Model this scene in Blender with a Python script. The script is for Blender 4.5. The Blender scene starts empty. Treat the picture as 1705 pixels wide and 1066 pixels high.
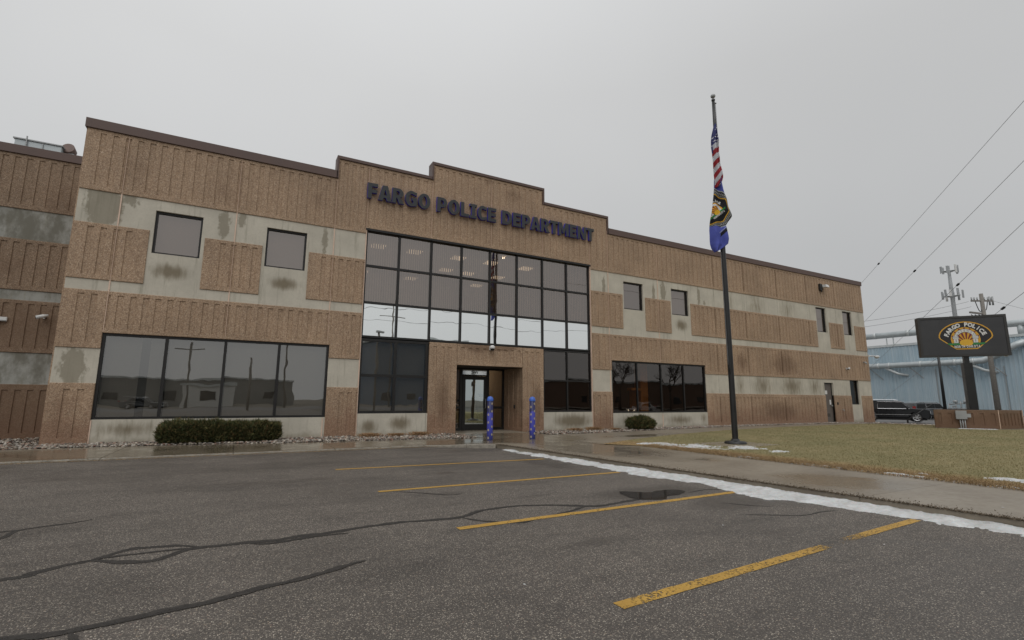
import bpy, bmesh, math, random
import numpy as np
from mathutils import Vector, Matrix, noise as mnoise

R = math.radians
scene = bpy.context.scene
col = scene.collection
rng = random.Random(7)
nr = np.random.RandomState(7)

# ------------------------------------------------------------------ camera, sky, sun, exposure
cam_d = bpy.data.cameras.new("camera")
cam = bpy.data.objects.new("camera", cam_d)
col.objects.link(cam)
scene.camera = cam
cam_d.sensor_width = 36.0
cam_d.lens = 17.466
cam_d.clip_start = 0.05
cam_d.clip_end = 6000
cr, cu, cf = Vector((.8784, -.4778, .0050)), Vector((-.0808, -.1382, .9871)), Vector((.4710, .8675, .1600))
CAM = Vector((4.2535, -16.8, 1.1656))
mw = Matrix.Identity(4)
for i in range(3):
    mw[i][0] = cr[i]; mw[i][1] = cu[i]; mw[i][2] = -cf[i]; mw[i][3] = CAM[i]
cam.matrix_world = mw

SUN_EL, SUN_AZ = R(52), R(215)           # azimuth measured clockwise from +Y
world = bpy.data.worlds.new("World")
scene.world = world
world.use_nodes = True
wt = world.node_tree
for n in list(wt.nodes): wt.nodes.remove(n)
wo = wt.nodes.new("ShaderNodeOutputWorld")
wsky = wt.nodes.new("ShaderNodeTexSky"); wsky.sky_type = 'NISHITA'; wsky.sun_disc = False
wsky.sun_elevation = SUN_EL; wsky.sun_rotation = SUN_AZ; wsky.dust_density = 4.0; wsky.air_density = 1.0
whs = wt.nodes.new("ShaderNodeHueSaturation"); whs.inputs['Saturation'].default_value = .25
wb1 = wt.nodes.new("ShaderNodeBackground"); wb1.inputs[1].default_value = .05
wt.links.new(wsky.outputs[0], whs.inputs['Color']); wt.links.new(whs.outputs[0], wb1.inputs[0])
wtc = wt.nodes.new("ShaderNodeTexCoord"); wsx = wt.nodes.new("ShaderNodeSeparateXYZ")
wt.links.new(wtc.outputs['Generated'], wsx.inputs[0])
wr = wt.nodes.new("ShaderNodeValToRGB")
els = wr.color_ramp.elements
els[0].position = 0.0; els[0].color = (.482, .490, .495, 1)
els[1].position = 1.0; els[1].color = (.905, .91, .91, 1)
for p, c in ((.25, (.512, .520, .525, 1)), (.55, (.603, .607, .609, 1)), (.8, (.76, .768, .775, 1))):
    e = els.new(p); e.color = c
wt.links.new(wsx.outputs['Z'], wr.inputs[0])
wn = wt.nodes.new("ShaderNodeTexNoise"); wn.inputs['Scale'].default_value = 1.6; wn.inputs['Detail'].default_value = 3; wn.inputs['Roughness'].default_value = .45
wt.links.new(wtc.outputs['Generated'], wn.inputs['Vector'])
wmr = wt.nodes.new("ShaderNodeMapRange"); wmr.inputs[1].default_value = .3; wmr.inputs[2].default_value = .7; wmr.inputs[3].default_value = .95; wmr.inputs[4].default_value = 1.05
wt.links.new(wn.outputs[0], wmr.inputs[0])
wmm = wt.nodes.new("ShaderNodeMath"); wmm.operation = 'MULTIPLY_ADD'     # thinner cloud to the west (-x), thicker to the east
wt.links.new(wsx.outputs['X'], wmm.inputs[0]); wmm.inputs[1].default_value = -.10; wmm.inputs[2].default_value = 1.0
wm3 = wt.nodes.new("ShaderNodeMath"); wm3.operation = 'MULTIPLY'
wt.links.new(wmm.outputs[0], wm3.inputs[0]); wt.links.new(wmr.outputs[0], wm3.inputs[1])
wvm = wt.nodes.new("ShaderNodeVectorMath"); wvm.operation = 'SCALE'
wt.links.new(wr.outputs[0], wvm.inputs[0]); wt.links.new(wm3.outputs[0], wvm.inputs['Scale'])
wb2 = wt.nodes.new("ShaderNodeBackground"); wb2.inputs[1].default_value = 1.0
wt.links.new(wvm.outputs[0], wb2.inputs[0])
wmx = wt.nodes.new("ShaderNodeMixShader"); wmx.inputs[0].default_value = .9
wt.links.new(wb1.outputs[0], wmx.inputs[1]); wt.links.new(wb2.outputs[0], wmx.inputs[2])
wt.links.new(wmx.outputs[0], wo.inputs[0])

sun_d = bpy.data.lights.new("sun", 'SUN')
sun_d.energy = .75; sun_d.angle = R(50); sun_d.color = (1, .975, .95)
sun = bpy.data.objects.new("sun", sun_d)
col.objects.link(sun)
sd = Vector((math.sin(SUN_AZ) * math.cos(SUN_EL), math.cos(SUN_AZ) * math.cos(SUN_EL), math.sin(SUN_EL)))
sun.rotation_euler = sd.to_track_quat('Z', 'Y').to_euler()
sun.location = (0, -30, 40)

scene.view_settings.view_transform = 'Standard'
scene.view_settings.look = 'None'
scene.view_settings.gamma = 1
scene.view_settings.use_curve_mapping = False
scene.view_settings.exposure = 0.17

# ------------------------------------------------------------------ node helpers
class NT:
    def __init__(s, name):
        s.m = bpy.data.materials.new(name); s.m.use_nodes = True
        s.t = s.m.node_tree; s.b = s.t.nodes['Principled BSDF']; s.out = s.t.nodes['Material Output']
        s._p = None
    def n(s, typ, **k):
        x = s.t.nodes.new("ShaderNode" + typ)
        for a, v in k.items(): setattr(x, a, v)
        return x
    def L(s, a, b): s.t.links.new(a, b)
    def pos(s):
        if s._p is None: s._p = s.n("NewGeometry").outputs['Position']
        return s._p
    def put(s, sock, v):
        if isinstance(v, bpy.types.NodeSocket): s.L(v, sock)
        elif isinstance(v, tuple) and len(v) == 3 and sock.type == 'RGBA': sock.default_value = (*v, 1)
        else: sock.default_value = v
    def math(s, op, a, b=0.0, c=None, clamp=False):
        x = s.n("Math", operation=op, use_clamp=clamp)
        s.put(x.inputs[0], a); s.put(x.inputs[1], b)
        if c is not None: s.put(x.inputs[2], c)
        return x.outputs[0]
    def noise(s, scale, detail=2, rough=.5, vec=None, dist=0.0, stretch=None):
        v = vec or s.pos()
        if stretch:
            m = s.n("VectorMath", operation='MULTIPLY'); s.L(v, m.inputs[0]); m.inputs[1].default_value = stretch; v = m.outputs[0]
        x = s.n("TexNoise"); s.L(v, x.inputs['Vector'])
        x.inputs['Scale'].default_value = scale; x.inputs['Detail'].default_value = detail
        x.inputs['Roughness'].default_value = rough; x.inputs['Distortion'].default_value = dist
        return x.outputs[0]
    def voro(s, scale, feature='F1', vec=None):
        x = s.n("TexVoronoi", feature=feature); s.L(vec or s.pos(), x.inputs['Vector']); x.inputs['Scale'].default_value = scale
        return x
    def rng(s, v, a, b, c=0.0, d=1.0, smooth=False):
        x = s.n("MapRange"); 
        if smooth: x.interpolation_type = 'SMOOTHSTEP'
        s.put(x.inputs[0], v)
        for i, q in enumerate((a, b, c, d)): x.inputs[i + 1].default_value = q
        return x.outputs[0]
    def ramp(s, v, stops, const=False):
        x = s.n("ValToRGB"); e = x.color_ramp.elements
        if const: x.color_ramp.interpolation = 'CONSTANT'
        e[0].position = stops[0][0]; e[0].color = (*stops[0][1], 1)
        e[1].position = stops[-1][0]; e[1].color = (*stops[-1][1], 1)
        for p, c in stops[1:-1]:
            q = e.new(p); q.color = (*c, 1)
        s.put(x.inputs[0], v); return x.outputs[0]
    def mix(s, f, a, b, mode='MIX'):
        x = s.n("Mix", data_type='RGBA', blend_type=mode)
        s.put(x.inputs[0], f); s.put(x.inputs[6], a); s.put(x.inputs[7], b)
        return x.outputs[2]
    def sep(s, v=None):
        x = s.n("SeparateXYZ"); s.L(v or s.pos(), x.inputs[0]); return x.outputs
    def bump(s, h, strength=.3, dist=.01):
        x = s.n("Bump"); x.inputs['Strength'].default_value = strength; x.inputs['Distance'].default_value = dist
        s.put(x.inputs['Height'], h); s.L(x.outputs[0], s.b.inputs['Normal']); return x
    def set(s, color=None, rough=None, metal=None, spec=None):
        if color is not None: s.put(s.b.inputs['Base Color'], color)
        if rough is not None: s.put(s.b.inputs['Roughness'], rough)
        if metal is not None: s.put(s.b.inputs['Metallic'], metal)
        if spec is not None: s.put(s.b.inputs['Specular IOR Level'], spec)
        return s
    def stains(s, lst, nscale=3.0, amp=.8, lo=.12, hi=.55, plane='xz', stretch=(1, 1, .6)):
        acc = None
        for (a, b, ra, rb, st) in lst:
            v = s.n("VectorMath", operation='SUBTRACT'); s.L(s.pos(), v.inputs[0])
            w = s.n("VectorMath", operation='MULTIPLY'); s.L(v.outputs[0], w.inputs[0])
            if plane == 'xz':
                v.inputs[1].default_value = (a, 0, b); w.inputs[1].default_value = (1 / ra, 0, 1 / rb)
            else:
                v.inputs[1].default_value = (a, b, 0); w.inputs[1].default_value = (1 / ra, 1 / rb, 0)
            l = s.n("VectorMath", operation='LENGTH'); s.L(w.outputs[0], l.inputs[0])
            q = s.math('MULTIPLY_ADD', l.outputs['Value'], -st, st)
            acc = q if acc is None else s.math('MAXIMUM', acc, q)
        nz = s.noise(nscale, 5, .65, stretch=stretch)
        t = s.math('MULTIPLY_ADD', nz, amp, s.math('ADD', acc, -amp * .5))
        return s.rng(t, lo, hi, smooth=True)

def simple(name, color, rough=.6, metal=0.0, var=.15, nscale=8.0, spec=None, bumps=0.0):
    m = NT(name)
    nz = m.noise(nscale, 4, .6)
    f = m.rng(nz, .3, .7, 1 - var, 1 + var)
    v = m.n("VectorMath", operation='SCALE'); v.inputs[0].default_value = color; m.L(f, v.inputs['Scale'])
    m.set(color=v.outputs[0], rough=m.rng(nz, .3, .7, max(.02, rough - .06), min(1, rough + .06)), metal=metal, spec=spec)
    if bumps: m.bump(m.noise(nscale * 6, 3, .6), bumps, .005)
    return m.m

# ------------------------------------------------------------------ materials
def mat_aggregate(name, rust, tone=1.0):
    m = NT(name)
    v1 = m.voro(62.0)
    peb = m.ramp(m.sep(v1.outputs['Color'])[0], [(0, (.085, .055, .036)), (.14, (.24, .160, .100)), (.38, (.40, .278, .176)), (.62, (.49, .352, .230)),
                                              (.80, (.58, .44, .315)), (.92, (.80, .68, .54)), (1, (.36, .23, .15))])
    c = m.mix(m.rng(v1.outputs['Distance'], .25, .62), peb, (.29, .194, .124))
    v2 = m.voro(34.0)
    c = m.mix(.36, c, m.ramp(m.sep(v2.outputs['Color'])[1], [(0, (.20, .138, .092)), (.5, (.41, .278, .180)), (1, (.64, .47, .325))]))
    big = m.rng(m.noise(.55, 4, .6), .32, .7, .85*tone, 1.12*tone)
    strk = m.rng(m.noise(2.6, 4, .65, stretch=(1.6, 1.6, .16)), .3, .7, .92, 1.06)
    sc = m.n("VectorMath", operation='SCALE'); m.L(c, sc.inputs[0]); m.L(m.math('MULTIPLY', big, strk), sc.inputs['Scale'])
    c = sc.outputs[0]
    # pink/rust tone rising from the damp ground
    z = m.sep()[2]
    damp = m.rng(m.math('MULTIPLY_ADD', m.noise(2.2, 5, .65), 1.5, m.math('MULTIPLY', z, -.62)), .02, .62, 0, .9, True)
    c = m.mix(damp, c, m.mix(.55, c, (.20, .098, .060)))
    c = m.mix(m.math('MULTIPLY', m.stains(rust, 4.0, 1.1, .10, .85), .58), c, (.135, .078, .046))
    m.set(color=c, rough=m.rng(m.noise(30, 2), .3, .7, .55, .85), spec=.35)
    m.bump(m.math('ADD', m.math('MULTIPLY', v1.outputs['Distance'], -1.0), m.math('MULTIPLY', v2.outputs['Distance'], -.6)), .55, .008)
    return m.m
RUST = [(12.46, 3.14, 1.5, .17, 2.2), (11.9, 3.1, .6, .3, 1.3), (10.6, 1.2, .45, 1.4, .95), (14.5, 1.1, .38, 1.3, 1.0), (13.84, 1.0, .3, 1.2, .6),
        (.3, .8, .6, 1.2, .55), (30.3, 3.2, 1.6, .9, 1.2), (26.8, 3.2, .7, .7, 1.0), (29.7, .7, 2.6, .8, 1.0), (33.2, .9, 1.0, .7, .6), (26.0, .5, .8, .7, .6),
        (24.0, 5.2, .4, .7, .5), (6.0, 7.6, .7, .9, .45), (3.4, 7.4, .9, .8, .45), (1.2, 7.6, .6, .8, .4), (13.4, 9.4, .8, .6, .6), (12.3, 9.7, .3, .3, .7), (1.5, 5.1, .5, .7, .4)]
M_AGG = mat_aggregate("exposed_aggregate", RUST)
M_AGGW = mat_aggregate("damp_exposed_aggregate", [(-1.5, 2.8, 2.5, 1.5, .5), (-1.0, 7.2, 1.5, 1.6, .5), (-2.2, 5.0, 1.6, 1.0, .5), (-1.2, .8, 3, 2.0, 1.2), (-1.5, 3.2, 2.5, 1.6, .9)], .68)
M_AGGP = mat_aggregate("brown_planter_aggregate", [(34, .3, 3, .6, 1.6), (33, .7, 1, .5, .9), (34.5, .5, 2.5, 1, .9)], .54)

def mat_concrete(name, stains, heavy=False, base=(.53, .492, .41)):
    m = NT(name)
    n1 = m.noise(1.3, 5, .6); n2 = m.noise(18, 4, .7)
    c = m.mix(m.rng(n1, .3, .7), tuple(x * .86 for x in base), tuple(min(.7, x * 1.10) for x in base))
    c = m.mix(m.rng(n2, .45, .75, 0, .35), c, tuple(x * .72 for x in base))
    drip = m.rng(m.noise(3.4, 5, .7, stretch=(1.5, 1.5, .12)), .52, .72, 0, .62, True)
    c = m.mix(drip, c, (.24, .225, .165))
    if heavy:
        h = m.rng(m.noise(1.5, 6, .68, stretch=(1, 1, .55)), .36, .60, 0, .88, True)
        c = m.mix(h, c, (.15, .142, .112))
    else:
        c = m.mix(m.math('MULTIPLY', m.stains(stains, 7.5, 1.7, .10, .42), .66), c, (.19, .165, .115))
        c = m.mix(m.math('MULTIPLY', m.stains(SOFT, 4.2, 1.15, .0, .95, stretch=(1.8, 1.8, .45)), .85), c, (.165, .132, .082))
    z = m.sep()[2]
    damp = m.rng(m.math('MULTIPLY_ADD', m.noise(3, 5, .65), .8, m.math('MULTIPLY', z, -1.6)), .05, .45, 0, .55, True)
    c = m.mix(damp, c, (.22, .185, .125))
    m.set(color=c, rough=.78, spec=.3)
    m.bump(m.noise(45, 5, .7), .18, .006)
    return m.m
STAINS = [(.58, 6.45, .50, .85, 1.5), (1.15, 6.72, .30, .28, .8), (3.45, 6.40, .20, .62, 1.0), (3.9, 6.62, .16, .35, .9), (6.34, 6.36, .12, .6, .9), (.40, 1.98, .34, .66, 1.2),
          (17.95, 6.15, .12, .62, .9), (20.88, 6.15, .12, .5, .9), (21.5, 6.28, .24, .60, 1.05), (23.9, 6.30, .14, .66, .95), (24.3, 6.0, .12, .2, .6)]
SOFT = [(2.25, 4.75, .62, .32, 1.2), (5.22, 4.74, .60, .28, 1.2), (22.62, 4.76, .50, .34, 1.2), (1.7, .36, 1.1, .28, .8), (4.6, .25, 1.4, .25, .6), (8.05, .30, .42, .32, 1.0), (9.1, .38, .50, .34, 1.2),
        (16.2, .36, 1.25, .38, 1.3), (28.3, 6.2, .9, 1.2, .6), (31, 6.2, 1.0, .8, .5), (26.3, 6.2, .3, 1.2, .5), (28.4, 2.0, 1.1, .9, .8), (30.9, 2.0, 1.4, .9, .9), (33.0, 2.0, .8, .8, .7), (26.6, 2.0, .5, .9, .6), (22.2, .32, 1.2, .30, .9), (19.2, .35, .8, .3, .8), (23.8, .4, .3, .4, .7), (13, .3, .1, .1, .1)]
M_CON = mat_concrete("precast_concrete", STAINS)
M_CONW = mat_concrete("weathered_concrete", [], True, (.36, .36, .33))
M_SEAL = simple("joint_sealant", (.66, .49, .38), .6, var=.1)
M_SEALD = simple("dark_joint", (.03, .027, .024), .8)
M_COPE = simple("brown_coping_metal", (.108, .068, .056), .55, 0.0, .10, 1.2)
M_FRAME = simple("dark_bronze_aluminium", (.018, .017, .016), .42, 0.2, .2, 3)
M_ROOF = simple("roof_membrane", (.22, .21, .20), .9)
M_INT = simple("interior_wall", (.20, .18, .155), .9, var=.08)
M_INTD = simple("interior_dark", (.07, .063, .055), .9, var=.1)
M_LOB = simple("lobby_tan_wall", (.52, .41, .31), .9, var=.06)
M_CEIL = simple("interior_ceiling", (.40, .38, .35), .9, var=.05)
M_ORANGE = simple("orange_interior_paint", (.60, .26, .06), .7)
M_SHADE = simple("roller_shade_fabric", (.42, .40, .37), .9, var=.05, nscale=30)
M_SHADE2 = simple("dark_shade_fabric", (.16, .145, .135), .9, var=.05)
M_BLIND = simple("vertical_blind_vane", (.66, .57, .52), .8, var=.08, nscale=5)

def mat_glass(name, refl, tint, trans, wav=.05, rough=0.0, fk=.5):
    m = NT(name)
    m.t.nodes.remove(m.b)
    g = m.n("BsdfGlossy"); g.inputs['Color'].default_value = (*tint, 1); g.inputs['Roughness'].default_value = rough
    t = m.n("BsdfTransparent"); t.inputs['Color'].default_value = (*trans, 1)
    lw = m.n("LayerWeight"); lw.inputs[0].default_value = .25
    f = m.math('MULTIPLY_ADD', lw.outputs['Fresnel'], fk, refl, clamp=True)
    x = m.n("MixShader"); m.L(f, x.inputs[0]); m.L(t.outputs[0], x.inputs[1]); m.L(g.outputs[0], x.inputs[2])
    b = m.n("Bump"); b.inputs['Strength'].default_value = wav; b.inputs['Distance'].default_value = .05
    m.L(m.noise(1.1, 2, .4), b.inputs['Height']); m.L(b.outputs[0], g.inputs['Normal'])
    m.L(x.outputs[0], m.out.inputs[0])
    return m.m
M_GL_UP = mat_glass("bronze_tinted_glass", .25, (1, .91, .85), (.52, .47, .43))
M_GL_LOW = mat_glass("dark_tinted_glass", .235, (.96, .95, .92), (.46, .45, .42))
M_GL_DARK = mat_glass("dark_reflective_glass", .11, (1, .93, .88), (.48, .43, .38))
M_GL_SPAN = mat_glass("silver_spandrel_glass", .96, (.98, 1.0, .985), (.3, .3, .3))
M_GL_DOOR = mat_glass("door_glass", .55, (.88, .97, .97), (.5, .55, .54))
M_GL_PLAIN = mat_glass("sidelight_glass", .05, (1, 1, 1), (.75, .72, .68))
M_CARGL = mat_glass("car_glass", .03, (1, 1, 1), (.10, .11, .12), fk=.12)

def emis(name, c, s):
    m = NT(name); m.set(color=c); m.put(m.b.inputs['Emission Color'], c); m.b.inputs['Emission Strength'].default_value = s
    return m.m
M_LAMP = emis("fluorescent_diffuser", (1.0, .80, .55), .8)
M_ROOMFILL = emis("added_room_light", (1.0, .84, .62), 3.0)  # glow of the added, unseen lights that brighten rooms behind the glass
M_SPOT = emis("lit_downlight", (1.0, .85, .62), 6.0)

def mat_asphalt():
    m = NT("wet_asphalt")
    v = m.voro(112.0); v2 = m.voro(44.0)
    s = m.sep(v.outputs['Color'])
    st = m.ramp(s[0], [(0, (.037, .032, .028)), (.40, (.088, .076, .065)), (.70, (.150, .129, .107)), (.87, (.27, .235, .19)), (.97, (.46, .41, .34)), (1, (.24, .17, .11))])
    c = m.mix(m.rng(v.outputs['Distance'], .30, .6), st, (.066, .057, .049))
    s2 = m.sep(v2.outputs['Color'])
    lite = m.math('MULTIPLY', m.rng(s2[1], .80, .86), m.rng(v2.outputs['Distance'], .30, .22))
    c = m.mix(m.math('MULTIPLY', lite, .45), c, m.ramp(s2[0], [(0, (.22, .19, .16)), (.6, (.30, .27, .24)), (1, (.24, .13, .10))]))
    wet = m.rng(m.noise(.42, 5, .62), .42, .60, 0, 1, True)
    wet2 = m.rng(m.noise(2.1, 5, .7, stretch=(.5, 1.4, 1)), .42, .72, 0, 1, True)
    k = m.math('MULTIPLY_ADD', wet, -.26, m.math('MULTIPLY_ADD', wet2, -.22, m.math('MULTIPLY_ADD', m.rng(m.noise(.9, 6, .7, stretch=(.35, 1.6, 1)), .45, .62, 0, 1, True), -.16, 1.36)))
    sc = m.n("VectorMath", operation='SCALE'); m.L(c, sc.inputs[0]); m.L(k, sc.inputs['Scale']); c = sc.outputs[0]
    damp = m.stains([(10.0, -12.35, 1.2, .50, 1.3), (9.4, -11.3, 1.3, .6, 1.2), (9.9, -8.0, .6, 2.4, .7), (8.3, -9.9, 1.2, .35, .6), (6.8, -10.1, .8, .3, .6), (9.6, -5.0, 1.8, .5, .8), (4.0, -4.4, 5, .35, .55), (7.2, -13.0, .8, .3, .6), (9.0, -13.6, 1.2, .4, .4), (4.2, -13.9, .5, .3, .5), (7.6, -8.3, .4, .25, .7), (7.9, -10.8, .3, .2, .7), (5.0, -8.0, 3.0, .5, .5)],
                    2.6, .8, .15, .7, 'xy', (1, 1, 1))
    c = m.mix(m.math('MULTIPLY', damp, .55), c, (.034, .028, .022))
    r = m.math('MULTIPLY_ADD', wet, -.16, .70)
    r = m.math('MULTIPLY_ADD', damp, -.25, r)
    m.set(color=c, rough=r, spec=.42)
    b = m.bump(m.math('MULTIPLY', m.math('ADD', v.outputs['Distance'], m.math('MULTIPLY', v2.outputs['Distance'], .6)), -1.0), .7, .006)
    return m.m
M_ASPH = mat_asphalt()

def mat_walk():
    m = NT("wet_concrete_paving")
    oi = m.n("ObjectInfo")
    n1 = m.noise(.9, 5, .6); n2 = m.noise(9, 5, .7); n3 = m.noise(120, 3, .7)
    c = m.mix(m.rng(n1, .3, .7), (.195, .160, .118), (.280, .242, .188))
    c = m.mix(m.rng(n2, .45, .7, 0, .4), c, (.155, .130, .098))
    c = m.mix(m.rng(n3, .6, .75, 0, .5), c, (.09, .08, .07))
    wet = m.stains([(12.2, -2.6, 2.6, 2.8, 2.2), (10.0, -3.4, 2.6, 1.2, 1.4), (12.2, -6.6, 1.8, 3.0, 1.3), (12.2, -12.3, 1.4, 1.3, .9), (17, -3.6, 3.5, .8, .9), (12.6, -9.4, 1.1, 1.0, .5), (3.0, -3.0, 9.0, 2.2, 1.6), (-3, -3.0, 3.0, .9, .4)],
                   1.5, .7, .1, .7, 'xy', (1, 1, 1))
    c = m.mix(m.math('MULTIPLY', wet, .55), c, (.115, .090, .058))
    rv = m.rng(oi.outputs['Random'], 0, 1, .88, 1.08)
    sc = m.n("VectorMath", operation='SCALE'); m.L(c, sc.inputs[0]); m.L(rv, sc.inputs['Scale']); c = sc.outputs[0]
    pud = m.rng(m.noise(1.4, 3, .5), .50, .62, 0, 1, True)
    w2 = m.math('MULTIPLY', wet, m.math('MULTIPLY_ADD', pud, .35, .65))
    m.set(color=c, rough=m.math('MULTIPLY_ADD', w2, -.40, m.rng(n2, .3, .7, .40, .50)), spec=.5)
    b = m.bump(n3, .12, .003); m.L(m.math('MULTIPLY_ADD', w2, -.11, .12), b.inputs['Strength'])
    return m.m
M_WALK = mat_walk()
M_KERB = simple("kerb_concrete", (.26, .235, .195), .75, var=.3, nscale=14, bumps=.3)
M_TAR = NT("crack_sealant"); M_TAR.set(color=M_TAR.ramp(M_TAR.noise(25, 4, .7), [(.3, (.022, .020, .018)), (.7, (.046, .041, .036))]), rough=.68, spec=.3); M_TAR.L(M_TAR.rng(M_TAR.noise(55, 5, .75), .30, .44, .25, .95), M_TAR.b.inputs["Alpha"]); M_TAR.bump(M_TAR.noise(60, 3), .3, .004); M_TAR = M_TAR.m
def mat_yellow():
    m = NT("worn_yellow_paint")
    nz = m.noise(38, 5, .7); n2 = m.noise(3, 4, .6)
    c = m.mix(m.rng(n2, .3, .7), (.38, .215, .034), (.48, .285, .050))
    wear = m.rng(m.math('MULTIPLY_ADD', n2, .45, nz), .81, .85, 0, .9)
    v = m.voro(19, 'DISTANCE_TO_EDGE', m.n('VectorMath', operation='ADD').outputs[0]); va = v.inputs['Vector'].links[0].from_node; m.L(m.pos(), va.inputs[0]); nt_ = m.n('TexNoise'); m.L(m.pos(), nt_.inputs['Vector']); nt_.inputs['Scale'].default_value = 30; vs_ = m.n('VectorMath', operation='SCALE'); m.L(nt_.outputs['Color'], vs_.inputs[0]); vs_.inputs['Scale'].default_value = .05; m.L(vs_.outputs[0], va.inputs[1])
    crk = m.math('MULTIPLY', m.rng(v.outputs['Distance'], .035, .018), m.rng(m.noise(5, 3), .40, .5))
    y = m.sep()[1]; old = m.rng(y, -13.6, -13.4, 1, 0)
    crk = m.math('MULTIPLY', crk, old)
    gap = m.math('MULTIPLY', m.math('MULTIPLY', m.rng(m.sep()[0], 8.3, 9.05), m.rng(m.sep()[0], 10.2, 9.3)), old)
    wear = m.math('MAXIMUM', wear, m.math('MULTIPLY', m.rng(m.math('MULTIPLY_ADD', gap, .34, m.noise(60, 5, .75)), .74, .77), m.rng(gap, 0, .25)))
    m.set(color=c, rough=.6); m.L(m.math('SUBTRACT', 1.0, m.math('MAXIMUM', wear, crk), clamp=True), m.b.inputs['Alpha']); m.bump(m.voro(95.0).outputs['Distance'], -.4, .004)
    return m.m
M_YEL = mat_yellow()
def mat_snow():
    m = NT("old_snow"); n = m.noise(7, 6, .72); n2 = m.noise(70, 3, .7)
    c = m.mix(m.rng(n, .35, .75), (.60, .61, .61), (.36, .355, .34))
    c = m.mix(m.rng(n2, .62, .74, 0, .8), c, (.25, .21, .17))
    m.set(color=c, rough=.7); m.put(m.b.inputs['Subsurface Weight'], .1); m.bump(n2, .4, .01); return m.m
M_SNOW = mat_snow()
def mat_lawn(blade=False):
    m = NT("dormant_grass_blade" if blade else "dormant_lawn_turf")
    n1 = m.noise(.45, 5, .6); n2 = m.noise(1.9, 6, .75, stretch=(.5, 1.4, 1)); n3 = m.noise(60, 3, .7)
    c = m.mix(m.rng(n1, .35, .65), (.285, .238, .125), (.195, .182, .086))
    c = m.mix(m.rng(n2, .42, .68, 0, .75), c, (.155, .146, .064))
    c = m.mix(m.rng(n3, .4, .7, 0, .6), c, (.36, .295, .17))
    p = m.sep()
    edge = m.math('MAXIMUM', m.rng(m.math('MULTIPLY_ADD', n2, 1.2, p[0]), 14.5, 15.6, 1, 0, True), 0)
    c = m.mix(m.math('MULTIPLY', edge, .85), c, m.mix(m.rng(m.noise(30, 3, .7), .35, .65), (.42, .29, .14), (.22, .145, .075)))
    m.set(color=c, rough=.85, spec=.2)
    if not blade: m.bump(n3, .6, .03)
    return m.m
M_LAWN, M_BLADE = mat_lawn(), mat_lawn(True)
def mat_stone():
    m = NT("river_rock"); v = m.n("Attribute"); v.attribute_name = "Col"
    m.set(color=m.mix(m.rng(m.noise(90, 3), .3, .7, 0, .4), v.outputs['Color'], (.12, .10, .08)), rough=.55); return m.m
M_STONE = mat_stone()
M_SOIL = simple("gravel_bed_soil", (.055, .045, .035), .9, var=.4, nscale=40, bumps=.6)
M_TERR = simple("distant_ground", (.13, .115, .09), .95, var=.3, nscale=.4)
M_ROAD = simple("street_asphalt", (.10, .096, .092), .6, var=.2, nscale=1.5)
M_JUN = NT("juniper_foliage"); _j = M_JUN.n("Attribute"); _j.attribute_name = "Col"; M_JUN.set(color=_j.outputs['Color'], rough=.75, spec=.2); M_JUN = M_JUN.m
M_BARK = simple("bark", (.055, .042, .033), .9, var=.3, nscale=30)
M_DRY = simple("dry_ornamental_grass", (.30, .18, .09), .9, var=.35, nscale=20)
M_LEAFL = simple("brown_leaf_litter", (.27, .185, .095), .9, var=.5, nscale=50)
M_LITTER = simple("wet_leaf_litter", (.10, .075, .048), .85, var=.6, nscale=40)
M_BLACK = simple("black_powder_coat", (.012, .012, .012), .35, 0.0, .2, 4)
M_GREYM = simple("galvanised_grey_metal", (.33, .34, .34), .5, .3, .15, 2)
M_WHITEP = simple("white_plastic", (.62, .62, .61), .4, var=.05)
M_DOORM = simple("grey_bronze_door_paint", (.115, .098, .085), .5, var=.08)
M_LETF = simple("charcoal_letter_face", (.028, .031, .034), .45, var=.1)
M_LETB = simple("blue_letter_return", (.055, .045, .40), .45, var=.1)
M_BLUE = NT("royal_blue_sleeve"); M_BLUE.set(color=M_BLUE.ramp(M_BLUE.math('ADD', M_BLUE.sep()[2], M_BLUE.math('MULTIPLY', M_BLUE.noise(5, 3), .3)), [(.15, (.022, .026, .12)), (.5, (.040, .044, .33)), (.95, (.045, .05, .35)), (1.0, (.018, .02, .10))]), rough=.38); M_BLUE = M_BLUE.m
M_BLUEC = simple("bright_blue_cap", (.05, .13, .50), .35, var=.05)
M_GOLD = simple("pale_gold_badge", (.42, .36, .24), .5, var=.2, nscale=60)
M_DKGL = simple("smoked_dome", (.01, .01, .012), .08, var=.1)
M_PAPER = simple("white_paper_notice", (.65, .65, .63), .7, var=.05)
M_PRINT = simple("dark_print", (.03, .03, .035), .6)
M_CHROME = simple("chrome_trim", (.62, .62, .63), .18, 1.0, .05)
M_CARB = NT("black_car_paint"); M_CARB.set(color=(.006, .006, .0065), rough=.22, spec=.25); M_CARB.put(M_CARB.b.inputs['Coat Weight'], .15); M_CARB = M_CARB.m
M_CARG = NT("dark_slate_car_paint"); M_CARG.set(color=(.030, .036, .042), rough=.3); M_CARG.put(M_CARG.b.inputs['Coat Weight'], .5); M_CARG = M_CARG.m
M_CARW = NT("silver_car_paint"); M_CARW.set(color=(.50, .50, .50), rough=.25); M_CARW = M_CARW.m
M_TYRE = simple("tyre_rubber", (.016, .016, .016), .85)
M_LENS = simple("headlamp_lens", (.65, .66, .68), .12, 0.3, .05)
M_HEAD = emis("lit_headlamp", (1, .85, .6), 2.5)
M_RED = simple("tail_lamp_red", (.25, .01, .01), .25)
M_TUBE = simple("pale_grey_duct", (.46, .50, .51), .45, .35, .14, .8)
M_TUBER = simple("duct_ring_clamp", (.52, .55, .55), .45, .3, .1, 2)
M_WOOD = simple("weathered_timber_pole", (.20, .185, .165), .85, var=.2, nscale=6)
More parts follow.
